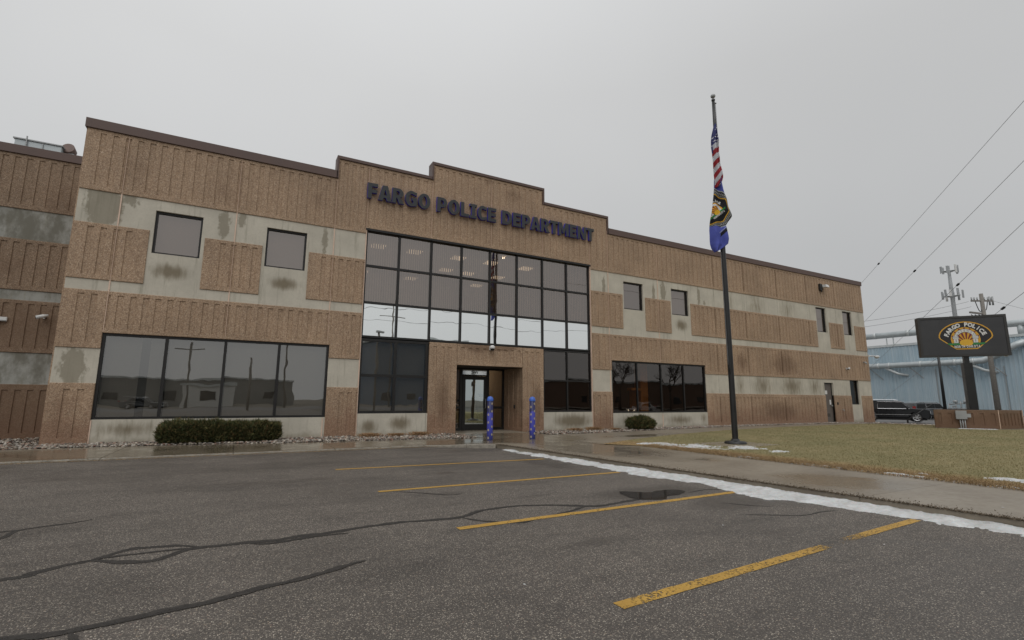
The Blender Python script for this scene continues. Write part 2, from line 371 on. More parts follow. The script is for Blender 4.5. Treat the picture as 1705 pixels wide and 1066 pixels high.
M_TOWER = simple("haze_pale_tower_steel", (.36, .375, .385), .6, .2, .08)  # distance haze is put into the tower's pale grey
M_WIRE = simple("steel_cable", (.22, .22, .225), .5)
M_RUSTM = simple("rust_brown_vent", (.15, .10, .085), .6, .1, .3, 6)
def mat_blue_wall():
    m = NT("light_blue_metal_siding")
    n1 = m.noise(.25, 4, .6); st = m.noise(1.2, 4, .7, stretch=(1, 2.6, .03))
    c = m.mix(m.rng(n1, .3, .7), (.31, .415, .48), (.385, .485, .545))  # siding blues raised so that distance haze sits in the colour
    c = m.mix(m.rng(st, .45, .7, 0, .6), c, (.52, .58, .61))
    z = m.sep()[2]; c = m.mix(m.math('MULTIPLY', m.rng(z, 6, 1, 0, 1), .25), c, (.33, .36, .36))
    m.set(color=c, rough=.5); return m.m
M_BWALL = mat_blue_wall()

# ------------------------------------------------------------------ mesh builder
class MB:
    def __init__(s): s.v = []; s.f = []; s.mi = []; s.cur = 0; s.sm = []; s.smooth = False
    def add(s, vs, fs):
        o = len(s.v); s.v += [tuple(p) for p in vs]
        for f in fs: s.f.append(tuple(o + i for i in f)); s.mi.append(s.cur); s.sm.append(s.smooth)
        return s
    def box(s, x0, y0, z0, x1, y1, z1):
        x0, x1 = min(x0, x1), max(x0, x1); y0, y1 = min(y0, y1), max(y0, y1); z0, z1 = min(z0, z1), max(z0, z1)
        return s.add([(x0, y0, z0), (x1, y0, z0), (x1, y1, z0), (x0, y1, z0), (x0, y0, z1), (x1, y0, z1), (x1, y1, z1), (x0, y1, z1)],
                     [(0, 3, 2, 1), (4, 5, 6, 7), (0, 1, 5, 4), (1, 2, 6, 5), (2, 3, 7, 6), (3, 0, 4, 7)])
    def obox(s, M, sx, sy, sz):     # centred box through a matrix
        vs = [M @ Vector((a * sx / 2, b * sy / 2, c * sz / 2)) for c in (-1, 1) for a, b in ((-1, -1), (1, -1), (1, 1), (-1, 1))]
        return s.add(vs, [(0, 3, 2, 1), (4, 5, 6, 7), (0, 1, 5, 4), (1, 2, 6, 5), (2, 3, 7, 6), (3, 0, 4, 7)])
    def tube(s, pts, rad, n=10, cap=True):
        pts = [Vector(p) for p in pts]; rad = rad if isinstance(rad, (list, tuple)) else [rad] * len(pts)
        up = None; rings = []
        for i, p in enumerate(pts):
            d = (pts[min(i + 1, len(pts) - 1)] - pts[max(i - 1, 0)]).normalized()
            a = Vector((0, 0, 1)) if abs(d.z) < .9 else Vector((1, 0, 0))
            if up is None: up = d.cross(a).normalized()
            u = (up - d * up.dot(d)).normalized(); up = u; w = d.cross(u)
            rings.append([p + (u * math.cos(2 * math.pi * k / n) + w * math.sin(2 * math.pi * k / n)) * rad[i] for k in range(n)])
        vs = [q for r_ in rings for q in r_]; fs = []
        for i in range(len(rings) - 1):
            for k in range(n):
                fs.append((i * n + k, i * n + (k + 1) % n, (i + 1) * n + (k + 1) % n, (i + 1) * n + k))
        sm = s.smooth; s.smooth = n > 6; s.add(vs, fs); o = len(s.v) - len(vs); s.smooth = False
        if cap:
            s.f.append(tuple(o + k for k in reversed(range(n)))); s.mi.append(s.cur); s.sm.append(False)
            s.f.append(tuple(o + (len(rings) - 1) * n + k for k in range(n))); s.mi.append(s.cur); s.sm.append(False)
        s.smooth = sm; return s
    def lathe(s, prof, n=20, c=(0, 0, 0)):
        vs = [(c[0] + r_ * math.cos(2 * math.pi * k / n), c[1] + r_ * math.sin(2 * math.pi * k / n), c[2] + z) for r_, z in prof for k in range(n)]
        fs = [(i * n + k, i * n + (k + 1) % n, (i + 1) * n + (k + 1) % n, (i + 1) * n + k) for i in range(len(prof) - 1) for k in range(n)]
        s.smooth = True; s.add(vs, fs); s.smooth = False; return s
    def prism(s, poly, f0, f1):      # poly of 2-D points, f0/f1 map (a,b)->3-D for both caps
        n = len(poly); a = [f0(*p) for p in poly]; b = [f1(*p) for p in poly]
        return s.add(a + b, [tuple(reversed(range(n))), tuple(range(n, 2 * n))] + [(i, (i + 1) % n, n + (i + 1) % n, n + i) for i in range(n)])
    def mesh(s, name, mats):
        me = bpy.data.meshes.new(name); me.from_pydata(s.v, [], s.f)
        for m in (mats if isinstance(mats, (list, tuple)) else [mats]): me.materials.append(m)
        if any(s.mi): me.polygons.foreach_set('material_index', s.mi)
        me.polygons.foreach_set('use_smooth', s.sm); me.update(); return me
    def build(s, name, mats, parent=None, shift=None, **props):
        return link(name, s.mesh(name, mats), parent, shift, **props)

def link(name, data, parent=None, shift=None, **props):
    o = bpy.data.objects.new(name, data); col.objects.link(o)
    if parent: o.parent = parent
    if shift is not None: o.location = tuple(-x for x in shift)
    for k, v in props.items(): o[k] = v
    return o
def thing(name, label, cat, loc=(0, 0, 0), rz=0.0, group=None):
    o = link(name, None, label=label, category=cat); o.location = loc; o.rotation_euler = (0, 0, rz)
    if group: o['group'] = group
    return o
def recalc(o):
    bm = bmesh.new(); bm.from_mesh(o.data); bmesh.ops.recalc_face_normals(bm, faces=bm.faces); bm.to_mesh(o.data); bm.free(); return o
def bevel(o, w=.01, seg=2):
    b = o.modifiers.new("bevel", 'BEVEL'); b.width = w; b.segments = seg; b.limit_method = 'ANGLE'; b.angle_limit = R(35); return o
def copy_tree(o, parent=None):
    c = o.copy(); col.objects.link(c); c.parent = parent
    for ch in list(o.children): copy_tree(ch, c)
    return c

_fc = {}
def glyph(ch, off=.03):
    """triangles (n,3,2) of a glyph scaled so that its cap height is 1, and its width"""
    k = (ch, off)
    if k in _fc: return _fc[k]
    c = bpy.data.curves.new("glyph", 'FONT'); c.body = ch; c.offset = off; c.resolution_u = 4
    o = bpy.data.objects.new("glyph", c); col.objects.link(o)
    bpy.context.view_layer.update()
    me = bpy.data.meshes.new_from_object(o.evaluated_get(bpy.context.evaluated_depsgraph_get()))
    me.calc_loop_triangles()
    v = np.array([p.co[:2] for p in me.vertices]); t = np.array([lt.vertices[:] for lt in me.loop_triangles])
    bpy.data.objects.remove(o); bpy.data.meshes.remove(me); bpy.data.curves.remove(c)
    v = v - v.min(0); w, h = v.max(0); v = v / h; w = w / h
    # boundary edges for side walls
    _fc[k] = (v, t, w); return _fc[k]

# ------------------------------------------------------------------ terrain heights
def sstep(a, b, x):
    t = max(0., min(1., (x - a) / (b - a))); return t * t * (3 - 2 * t)
def H(x): return -.50 * sstep(33, 52, x)
def lerp_tab(tab, x):
    if x <= tab[0][0]: return tab[0][1]
    for (a, b), (c, d) in zip(tab, tab[1:]):
        if x <= c: return b + (d - b) * (x - a) / (c - a)
    return tab[-1][1]
BED = [(-12, -1.15), (-.4, -1.15), (3, -1.2), (5.8, -1.75), (9.3, -2.1), (11.05, -2.3)]
BEDR = [(13.9, -1.85), (16.1, -1.8), (23.9, -.75), (34, -.6), (45, -.6)]
LFAR = [(13.1, -5.75), (15.1, -4.8), (18, -3.75), (21.7, -2.75), (26.9, -2.0), (36, -1.6), (42, -1.6)]
def LZ(x, y): return -.10 + .062 * sstep(-5.9, -4.3, y) * (1 - sstep(8.6, 10.0, x))
EDGE = [(-21, 11.75), (-15.5, 11.34), (-14.4, 11.24), (-13, 11.12), (-11, 10.97), (-8.6, 10.76), (-4.6, 10.46), (-4, 10.44)]
def kerb_x(y): return lerp_tab(EDGE, y) + .115

# ------------------------------------------------------------------ ground
def strip_grid(name, xs, ys, zf, mat, parent=None, **kw):
    b = MB(); n = len(ys)
    b.add([(x, y, zf(x, y)) for x in xs for y in ys], [(i * n + j, (i + 1) * n + j, (i + 1) * n + j + 1, i * n + j + 1) for i in range(len(xs) - 1) for j in range(n - 1)])
    return b.build(name, mat, parent, **kw)
xs = [-600, -100, -30] + list(range(-20, 33, 4)) + [33 + i for i in range(0, 20)] + [60, 80, 100, 200, 600, 2000]
strip_grid("ground", sorted(set([-2000] + xs)), [-2000, -300, -100, -40, 0, 60, 300, 2000], lambda x, y: H(x) - .13, M_TERR, kind='structure')
lot = strip_grid("parking_lot", [-40, -20, 0, 8.6, 10.0, 11.4], [-44, -30, -18, -10, -5.9, -5.2, -4.6, -3.9], lambda x, y: LZ(x, y), M_ASPH, kind='structure')
strip_grid("street", [-90, -40, 0, 33, 40, 46, 52, 60, 130], [-62, -54, -44.004], lambda x, y: H(x) - .104, M_ROAD, kind='structure')
strip_grid("side_street", [43.2, 46, 49, 52, 60, 98], [-44, -20, 0, 20, 60], lambda x, y: H(x) - .104, M_ROAD, kind='structure')

# painted stall lines
for (x0, y0, x1, y1, w) in [(5.92, -6.99, 10.25, -7.25, .10), (6.07, -9.57, 10.38, -9.59, .10), (6.28, -11.96, 10.56, -11.87, .105), (6.44, -14.18, 8.95, -14.03, .105), (9.30, -13.99, 10.86, -13.90, .10)]:
    b = MB(); n = 60; vs = []; fs = []
    for i in range(n + 1):
        t = i / n; x = x0 + (x1 - x0) * t; y = y0 + (y1 - y0) * t
        w0 = w / 2 * (1 + .10 * mnoise.noise(Vector((x * 9, y, 1)))); w1 = w / 2 * (1 + .10 * mnoise.noise(Vector((x * 9, y, 5))))
        o = .004 * mnoise.noise(Vector((x * 2, y, 9)))
        vs += [(x, y - w0 + o, -.096), (x, y + w1 + o, -.096)]
    b.add(vs, [(2 * i, 2 * i + 2, 2 * i + 3, 2 * i + 1) for i in range(n)])
    b.build("painted_stall_line", M_YEL, lot)
# faded remnant between the two halves of the nearest line
b = MB()
for i in range(26):
    x = 8.95 + .35 * rng.random(); y = -14.01 + (rng.random() - .5) * .085; s = .006 + .012 * rng.random()
    b.add([(x - s, y - s, -.096), (x + s * 1.3, y - s * .6, -.096), (x + s * .4, y + s, -.096)], [(0, 1, 2)])
b.build("paint_flakes", M_YEL, lot, kind='stuff')

def ribbon(pts, w, z=-.0965, seed=0):
    b = MB(); P = [Vector((p[0], p[1], 0)) for p in pts]; Q = []
    for i in range(len(P) - 1):
        n = max(2, int((P[i + 1] - P[i]).length / .035))
        for k in range(n):
            t = k / n; p0 = P[max(i - 1, 0)]; p1 = P[i]; p2 = P[i + 1]; p3 = P[min(i + 2, len(P) - 1)]
            Q.append(.5 * ((2 * p1) + (-p0 + p2) * t + (2 * p0 - 5 * p1 + 4 * p2 - p3) * t * t + (-p0 + 3 * p1 - 3 * p2 + p3) * t ** 3))
    Q.append(P[-1]); vs = []
    for i, q in enumerate(Q):
        d = (Q[min(i + 1, len(Q) - 1)] - Q[max(i - 1, 0)]).normalized(); n = Vector((-d.y, d.x, 0))
        e = min(1, i / 6, (len(Q) - 1 - i) / 6)
        ww = w * .43 * (.25 + .75 * e) * (1 + .45 * mnoise.noise(Vector((q.x * 6, q.y * 6, seed)))); o = n * .018 * mnoise.noise(Vector((q.x * 4, q.y * 4, seed + 7)))
        j = .5 * w * .5 * (rng.random() - .5)
        vs += [(q + o + n * (ww + j)), (q + o - n * ww)]
    b.add([(v.x, v.y, z) for v in vs], [(2 * i + 1, 2 * i + 3, 2 * i + 2, 2 * i) for i in range(len(Q) - 1)])
    return b
TARS = [([(1.6, -11.8), (2.88, -11.79), (3.04, -11.72), (3.2, -11.59), (3.32, -11.54), (3.48, -11.37), (3.61, -11.31), (3.91, -11.38), (4.09, -11.53)], .085),
        ([(3.32, -11.54), (3.59, -11.73), (3.79, -11.76), (3.94, -11.58), (4.09, -11.53), (4.39, -11.55), (4.63, -11.57), (4.87, -11.53), (5.13, -11.53), (5.44, -11.47), (5.82, -11.44), (6.18, -11.49), (6.48, -11.51), (6.89, -11.31), (7.33, -11.28), (7.73, -11.43), (8.07, -11.67), (8.31, -11.73), (9.04, -11.64), (9.2, -11.7)], .09),
        ([(3.25, -11.55), (3.5, -11.5), (3.8, -11.5), (4.05, -11.52)], .05),
        ([(4.45, -11.60), (4.63, -11.67), (4.97, -11.60), (5.3, -11.62)], .07),
        ([(2.2, -13.02), (3.25, -12.99), (3.41, -13.03), (3.56, -13.04), (3.71, -13.01), (3.95, -12.96), (4.15, -12.94), (4.36, -12.87), (4.53, -12.79), (4.72, -12.76), (4.93, -12.68), (5.09, -12.59), (5.25, -12.55)], .085),
        ([(1.5, -11.1), (2.3, -10.7), (2.45, -10.39), (2.47, -10.15), (2.5, -10.06), (2.64, -9.98), (2.86, -9.93), (3.0, -9.82)], .06),
        ([(1.2, -10.0), (2.0, -10.05), (2.5, -10.06)], .07),
        ([(6.48, -11.51), (6.66, -11.8), (6.95, -12.02), (7.22, -11.95), (7.64, -11.85), (8.07, -11.67)], .055),
        ([(3.55, -13.04), (3.62, -13.25), (3.66, -13.5), (3.58, -13.8)], .07),
        ([(6.25, -9.65), (6.55, -9.91), (6.85, -10.24), (7.05, -10.23)], .03),
        ([(9.35, -12.83), (9.68, -13.04), (10.02, -13.2), (10.32, -13.18), (10.59, -13.23)], .035),
        ([(9.72, -12.29), (9.9, -12.54), (10.09, -12.76)], .03), ([(9.9, -11.6), (10.3, -11.55), (10.7, -11.7)], .03)]
for i, (p, w) in enumerate(TARS): ribbon(p, w, -.0975 + .0006 * (i % 5), i).build("crack_sealant", M_TAR, lot)
# puddle: a thin film of water in a dip of the lot
PP = [(9.10, -11.10), (9.40, -11.33), (9.62, -11.30), (9.88, -11.33), (9.95, -11.50), (9.71, -11.64), (9.45, -11.66), (9.25, -11.80), (8.97, -11.68), (8.93, -11.45)]
b = MB(); pts = []
for i, p in enumerate(PP):
    q = PP[(i + 1) % len(PP)]; p0 = PP[i - 1]; q1 = PP[(i + 2) % len(PP)]
    for k in range(8):
        t = k / 8; f = lambda a_, b_, c_, d_: .5 * (2 * b_ + (c_ - a_) * t + (2 * a_ - 5 * b_ + 4 * c_ - d_) * t * t + (3 * b_ - a_ - 3 * c_ + d_) * t ** 3)
        x, y = f(p0[0], p[0], q[0], q1[0]), f(p0[1], p[1], q[1], q1[1]); pts.append((x + .02 * mnoise.noise(Vector((x * 14, y * 14, 1))), y + .02 * mnoise.noise(Vector((x * 14, y * 14, 5))), -.0935))
pts.append((9.40, -11.50, -.0935)); n_ = len(pts) - 1
b.add(pts, [((i + 1) % n_, i, n_) for i in range(n_)])
mp = NT("puddle_water"); mp.set(color=(.036, .032, .028), rough=.05, spec=.7); mp.put(mp.b.inputs['Alpha'], .82); b.build("puddle", mp.m, lot)

# walkways: one slab per object
walk_a = thing("entrance_walk", "", ""); del walk_a['label']; del walk_a['category']; walk_a['kind'] = 'structure'
walk_a.name = "front_walkway"
def slab(pts, top, parent, bottom=None):
    cx = sum(p[0] for p in pts) / len(pts); cy = sum(p[1] for p in pts) / len(pts)
    q = []
    for p in pts:
        d = Vector((p[0] - cx, p[1] - cy, 0)); l = d.length; d *= (l - .006) / l; q.append((cx + d.x, cy + d.y))
    dz = (rng.random() - .5) * .004
    b = MB(); b.prism(q, lambda x, y: (x, y, -.2 + H(x)), lambda x, y: (x, y, top + dz + H(x)))
    o = recalc(b.build("paving_slab", M_WALK, parent)); return o
xx = [-12, -9.6, -7.2, -4.9, -2.6, -.35, 1.95, 4.25, 6.4, 8.6, 11.05]
for a, c in zip(xx, xx[1:]):
    slab([(a, -3.92), (c, -3.92 if c < 10 else -4.05), (c, lerp_tab(BED, c)), (a, lerp_tab(BED, a))], 0, walk_a)
slab([(8.62, -4.02), (10.45, -4.32), (10.46, -4.06), (8.62, -3.94)], -.002, walk_a)
slab([(11.06, -2.0), (13.83, -2.0), (13.83, 1.54), (11.11, 1.54)], .004, walk_a)
slab([(11.06, -4.1), (13.88, -4.1), (13.88, -2.01), (11.06, -2.01)], 0, walk_a)
yy = [-4.11, -5.9, -7.7, -9.5, -11.35, -13.2, -15.0, -17, -19, -21]
for a, c in zip(yy, yy[1:]):
    x1 = 13.05 if c > -6 else 13.74
    slab([(kerb_x(a) - .115, a), (x1, a), (x1, c), (kerb_x(c) - .115, c)], 0, walk_a)
xr = [13.88, 15.6, 17.9, 20.2, 22.5, 24.9, 27.3, 30, 33, 36, 39, 42.2]
for a, c in zip(xr, xr[1:]):
    slab([(a, max(-5.2, lerp_tab(LFAR, a)) - .05), (c, lerp_tab(LFAR, c) - .05), (c, lerp_tab(BEDR, c)), (a, lerp_tab(BEDR, a))], 0, walk_a)
slab([(13.08, -4.11), (15.6, -4.11), (14.9, -4.95), (13.1, -5.85)], -.001, walk_a)
# concrete kerb along the lot
kerb = thing("kerb", "", ""); del kerb['label']; del kerb['category']; kerb['kind'] = 'structure'
def kerb_piece(p, q, w=.11, top=-.004, mat=None):
    P, Q = Vector((*p, 0)), Vector((*q, 0)); d = (Q - P).normalized(); n = Vector((-d.y, d.x, 0)) * w
    P, Q = P + d * .004, Q - d * .004
    b = MB(); b.prism([(P.x, P.y), (Q.x, Q.y), (Q.x + n.x, Q.y + n.y), (P.x + n.x, P.y + n.y)], lambda x, y: (x, y, -.2), lambda x, y: (x, y, top))
    bevel(recalc(b.build("kerb_stone", mat or M_KERB, kerb)), .012)
for a, c in zip(xx[:-2], xx[1:-1]): kerb_piece((a, -4.035), (c, -4.035))
kerb_piece((8.6, -4.05), (9.7, -4.25)); kerb_piece((9.7, -4.25), (10.43, -4.55))

# gravel bed soil and river rock
bed = MB()
for tab in (BED, BEDR):
    for (a, ya), (c, yc) in zip(tab, tab[1:]):
        for k in range(4):
            x0 = a + (c - a) * k / 4; x1 = a + (c - a) * (k + 1) / 4
            bk0 = 2.9 if x1 <= 0 else .05
            bed.add([(x0, lerp_tab(tab, x0) + .0, -.03 + H(x0)), (x1, lerp_tab(tab, x1), -.03 + H(x1)), (x1, bk0, -.03 + H(x1)), (x0, bk0, -.03 + H(x0))], [(0, 1, 2, 3)])
bed.build("gravel_bed", M_SOIL, kind='structure')
def stones(name, samples, smin, smax):
    bm = bmesh.new(); bmesh.ops.create_icosphere(bm, subdivisions=1, radius=1); bv = np.array([v.co[:] for v in bm.verts]); bf = np.array([[v.index for v in f.verts] for f in bm.faces]); bm.free()
    n = len(samples); S = np.array(samples)
    sz = nr.uniform(smin, smax, (n, 1)) * np.stack([nr.uniform(.8, 1.5, n), nr.uniform(.7, 1.1, n), nr.uniform(.45, .8, n)], 1)
    V = bv[None] * sz[:, None, :] * (1 + nr.uniform(-.15, .15, (n, len(bv), 1)))
    a = nr.uniform(0, 6.28, n); ca, sa = np.cos(a), np.sin(a)
    X = V[..., 0] * ca[:, None] - V[..., 1] * sa[:, None]; Y = V[..., 0] * sa[:, None] + V[..., 1] * ca[:, None]
    V = np.stack([X, Y, V[..., 2]], -1) + S[:, None, :]
    F = bf[None] + (np.arange(n) * len(bv))[:, None, None]
    me = bpy.data.meshes.new(name); me.vertices.add(n * len(bv)); me.vertices.foreach_set('co', V.reshape(-1))
    nf = n * len(bf); me.loops.add(nf * 3); me.loops.foreach_set('vertex_index', F.reshape(-1).astype(np.int32))
    me.polygons.add(nf); me.polygons.foreach_set('loop_start', np.arange(nf, dtype=np.int32) * 3); me.polygons.foreach_set('loop_total', np.full(nf, 3, np.int32))
    me.polygons.foreach_set('use_smooth', np.ones(nf, bool)); me.update(); me.validate()
    pal = np.array([(.50, .44, .36), (.38, .31, .24), (.27, .21, .16), (.60, .55, .48), (.20, .165, .14), (.34, .20, .15), (.42, .38, .33), (.14, .12, .10)])
    cc = pal[nr.randint(0, len(pal), n)] * nr.uniform(.45, 1.15, (n, 1)); cc = np.concatenate([cc, np.ones((n, 1))], 1)
    at = me.color_attributes.new("Col", 'FLOAT_COLOR', 'POINT'); at.data.foreach_set('color', np.repeat(cc, len(bv), 0).reshape(-1).astype(np.float32))
    me.materials.append(M_STONE); return link(name, me, kind='stuff')
ss = []
for tab, back, dens in ((BED, 0, 460), (BEDR, 0, 300)):
    x0, x1 = (-7, 10.95) if tab is BED else (13.95, 41)
    n = int((x1 - x0) * dens)
    for i in range(n):
        x = rng.uniform(x0, x1); yb = lerp_tab(tab, x); bk = 2.8 if x < 0 else -.03
        if x < 0 and rng.random() < .3: continue
        y = yb + .03 + (bk - yb) * rng.random() ** 1.15
        if tab is BED and x > 10.05 and y > -.1: continue
        spill = rng.random() < .02
        ss.append((x, y - (.25 * rng.random() if spill else 0), H(x) - .016 + rng.uniform(0, .05)))
for i in range(900): ss.append((rng.uniform(-7, 0), rng.uniform(-1.1, 2.8), rng.uniform(-.01, .02)))
stones("river_rock_mulch", ss, .020, .046)
# pale rock verge past the lawn by the side street
ss = [(rng.uniform(41.4, 43.1), rng.uniform(-9, 9), H(42) + rng.uniform(-.02, .03)) for _ in range(2200)]
stones("rock_verge", ss, .04, .09)

# lawn
def in_lawn(x, y):
    if x < 13.1 or x > 41.2 or y < -26: return False
    return y < lerp_tab(LFAR, x) and (x > 13.75 or (y > -7.0 and x > 13.1 + max(0, (-5.75 - y)) * .6))
lm = MB(); gx = [13.1, 13.75] + [14 + i * .8 for i in range(24)] + [33.5 + i for i in range(8)] + [41.2]
for a, c in zip(gx, gx[1:]):
    f = lambda x: (lerp_tab(LFAR, x))
    lo0, lo1 = (-5.75, -6.85) if a == 13.1 else ((-26, -26))
    lm.add([(a, lo0, .012 + H(a)), (c, lo1, .012 + H(c)), (c, f(c), .012 + H(c)), (a, f(a), .012 + H(a))], [(0, 1, 2, 3)])
lm.build("lawn", M_LAWN, kind='structure')
def blades(name, n, hmin, hmax, sampler, mat, wd=.004, lean=.5):
    P = []
    while len(P) < n:
        p = sampler()
        if p: P.append(p)
    P = np.array(P); a = nr.uniform(0, 6.28, n); h = nr.uniform(hmin, hmax, n); l = nr.uniform(.1, lean, n) * h; b_ = nr.uniform(0, 6.28, n)
    sc = P[:, 3] if P.shape[1] > 3 else np.ones(n); w = wd * sc
    dx, dy = np.cos(a) * w, np.sin(a) * w
    V = np.stack([np.stack([P[:, 0] - dx, P[:, 1] - dy, P[:, 2]], 1), np.stack([P[:, 0] + dx, P[:, 1] + dy, P[:, 2]], 1), np.stack([P[:, 0] + np.cos(b_) * l, P[:, 1] + np.sin(b_) * l, P[:, 2] + h], 1)], 1)
    me = bpy.data.meshes.new(name); me.vertices.add(n * 3); me.vertices.foreach_set('co', V.reshape(-1)); me.loops.add(n * 3); me.loops.foreach_set('vertex_index', np.arange(n * 3, dtype=np.int32))
    me.polygons.add(n); me.polygons.foreach_set('loop_start', np.arange(n, dtype=np.int32) * 3); me.polygons.foreach_set('loop_total', np.full(n, 3, np.int32)); me.update(); me.validate()
    me.materials.append(mat); return link(name, me, kind='stuff')
def samp_lawn():
    d = 9 + 30 * rng.random() ** 1.3; a = rng.uniform(-.15, 1.35)      # polar about a point in front of the lot, for density only
    x = 4.25 + d * math.cos(a * .9 - .1); y = -16.8 + d * math.sin(a * .9 - .1)
    if not in_lawn(x, y): return None
    return (x, y, .008 + H(x), .7 + d / 14)
blades("lawn_grass", 260000, .012, .032, samp_lawn, M_BLADE, .0032, 1.4)
def samp_edge():
    y = rng.uniform(-17.5, -6.6); x = 13.68 + abs(rng.gauss(0, .30))
    if rng.random() < .12: x = 13.68 - rng.random() * .10
    return (x, y, .006)
blades("matted_edge_grass", 30000, .012, .045, samp_edge, M_LEAFL, .006, 2.5)
def samp_lit():
    y = rng.uniform(-15.5, -4.6); return (kerb_x(y) - .115 + abs(rng.gauss(0, .05)) * (1 if rng.random() < .8 else 3) - .008, y, -.003)
blades("kerb_leaf_litter", 15000, .004, .018, samp_lit, M_LITTER, .009, 3)
def samp_litl():
    x = rng.uniform(-6, 9.5); y = -4.05 + rng.gauss(-.03, .035); return (x, y, -.004 if y > -4.04 else LZ(x, y) + .002)
blades("kerb_debris", 4500, .004, .016, samp_litl, M_LEAFL, .009, 3)

# snow
def snowfield(name, x0, x1, y0, y1, step, hf):
    nx, ny = int((x1 - x0) / step) + 1, int((y1 - y0) / step) + 1
    hs = {}; b = MB(); idx = {}
    for i in range(nx):
        for j in range(ny): hs[i, j] = hf(x0 + i * step, y0 + j * step)
    vs = []; fs = []
    def V(i, j):
        if (i, j) not in idx:
            x = x0 + i * step; y = y0 + j * step; z, base = hs[i, j]
            idx[i, j] = len(vs); vs.append((x, y, base + max(z, -.004)))
        return idx[i, j]
    for i in range(nx - 1):
        for j in range(ny - 1):
            q = [(i, j), (i + 1, j), (i + 1, j + 1), (i, j + 1)]
            if max(hs[k][0] for k in q) > -.003: fs.append(tuple(V(*k) for k in q))
    b.smooth = True; b.add(vs, fs); return b.build(name, M_SNOW, kind='stuff')
SN = [(-15.5, 11.08), (-14.7, 11.02), (-13.9, 10.88), (-13.15, 10.78), (-12.4, 10.60), (-11.94, 10.58), (-11.2, 10.62), (-9.68, 10.50), (-6.3, 10.40), (-4.9, 10.32), (-4.5, 10.28)]
def hs1(x, y):
    r_ = kerb_x(y) - .120; l_ = lerp_tab(SN, y) - .16 * math.exp(-((y + 12.1) / .35) ** 2) + .12 * mnoise.noise(Vector((x, y * 1.1, 0))) + .10 * mnoise.noise(Vector((x * 3, y * 4, 2))) + .07 * mnoise.noise(Vector((x * 10, y * 13, 2)))
    if x > r_ + .03: return (-1, -.1)
    d = x - l_
    h = .001 + .048 * min(1, max(0, d) / .34) if d > 0 else d
    h = min(h, .030 + (r_ + .03 - x) * .6)
    n = mnoise.noise(Vector((x * 3.1, y * 2.3, 4))); h += .014 * n - .012 * max(0, mnoise.noise(Vector((x * 5, y * 4, 11)))) + .010 * mnoise.noise(Vector((x * 11, y * 9, 4))) + .008 * mnoise.noise(Vector((x * 32, y * 30, 4)))
    if y > -5.1: h -= (y + 5.1) * .10
    return (h, -.0975)
snowfield("ploughed_snow_strip", 10.1, 11.25, -15.5, -4.2, .022, hs1)
def blobs(lst, base):
    def f(x, y):
        v = max(1 - math.hypot((x - a) / ra, (y - c) / rb) for a, c, ra, rb in lst)
        v += .8 * mnoise.noise(Vector((x * 2.2, y * 2.2, 8))) + .6 * mnoise.noise(Vector((x * 7, y * 9, 8))) + .9 * mnoise.noise(Vector((x * 19, y * 22, 8))) - .42
        return (min(v * .035, .022), base)
    return f
snowfield("thin_snow_on_lawn", 13.75, 17.2, -9.6, -6.1, .03, blobs([(14.5, -6.6, .5, .9), (14.9, -7.5, .6, .8), (15.5, -8.3, .6, .5), (15.9, -8.2, .35, .4), (15.4, -9.2, .35, .2), (14.2, -6.2, .3, .5)], .012))
snowfield("snow_scraps_by_lawn_edge", 13.62, 15.0, -15.2, -8.6, .026, lambda x, y: (lambda v: (v * .04, .004))(max(1 - abs(x - 13.74) / .10 - .25, 1 - math.hypot((x - 14.62) / .22, (y + 13.6) / .5), 1 - math.hypot((x - 14.25) / .12, (y + 12.6) / .2)) + .95 * mnoise.noise(Vector((x * 1.4, y * 1.6, 3))) + .7 * mnoise.noise(Vector((x * 13, y * 13, 8))) - .42))
snowfield("snow_by_planter", 32.6, 34.4, -7.6, -5.6, .05, lambda x, y: (.03 * (1 - abs(((x - 33.05) * .856 + (y + 6.62) * .517)) / .10) if -7.4 < y < -6.3 else -1, .015 + H(x)))
snowfield("snow_on_verge", 42, 44, -20, 6, .12, lambda x, y: (.05 * (mnoise.noise(Vector((x * .5, y * .3, 3))) + .1 - abs(x - 43.2) * .3), H(x) + .0))
b = MB()
for (x, y) in [(6.1, -13.6), (8.75, -13.1), (9.45, -14.25), (11.9, -14.3)]:
    M = Matrix.Translation((x, y, -.092 if x < 11 else .008)); b.obox(M @ Matrix.Rotation(rng.random() * 3, 4, 'Z'), .022, .009, .006)
b.build("snow_crumbs", M_SNOW, kind='stuff')

# ================================================================== THE STATION BUILDING
BASE = (19.0, 4.0, 0.0)
bld = thing("station_building", "two-storey police station of ribbed tan aggregate and grey concrete panels with stepped brown parapet", "building", BASE)
def part(name, mb, mats, **k): return mb.build(name, mats, bld, BASE, **k)
def sub(name, mb, mats, p, **k): return mb.build(name, mats, p, **k)

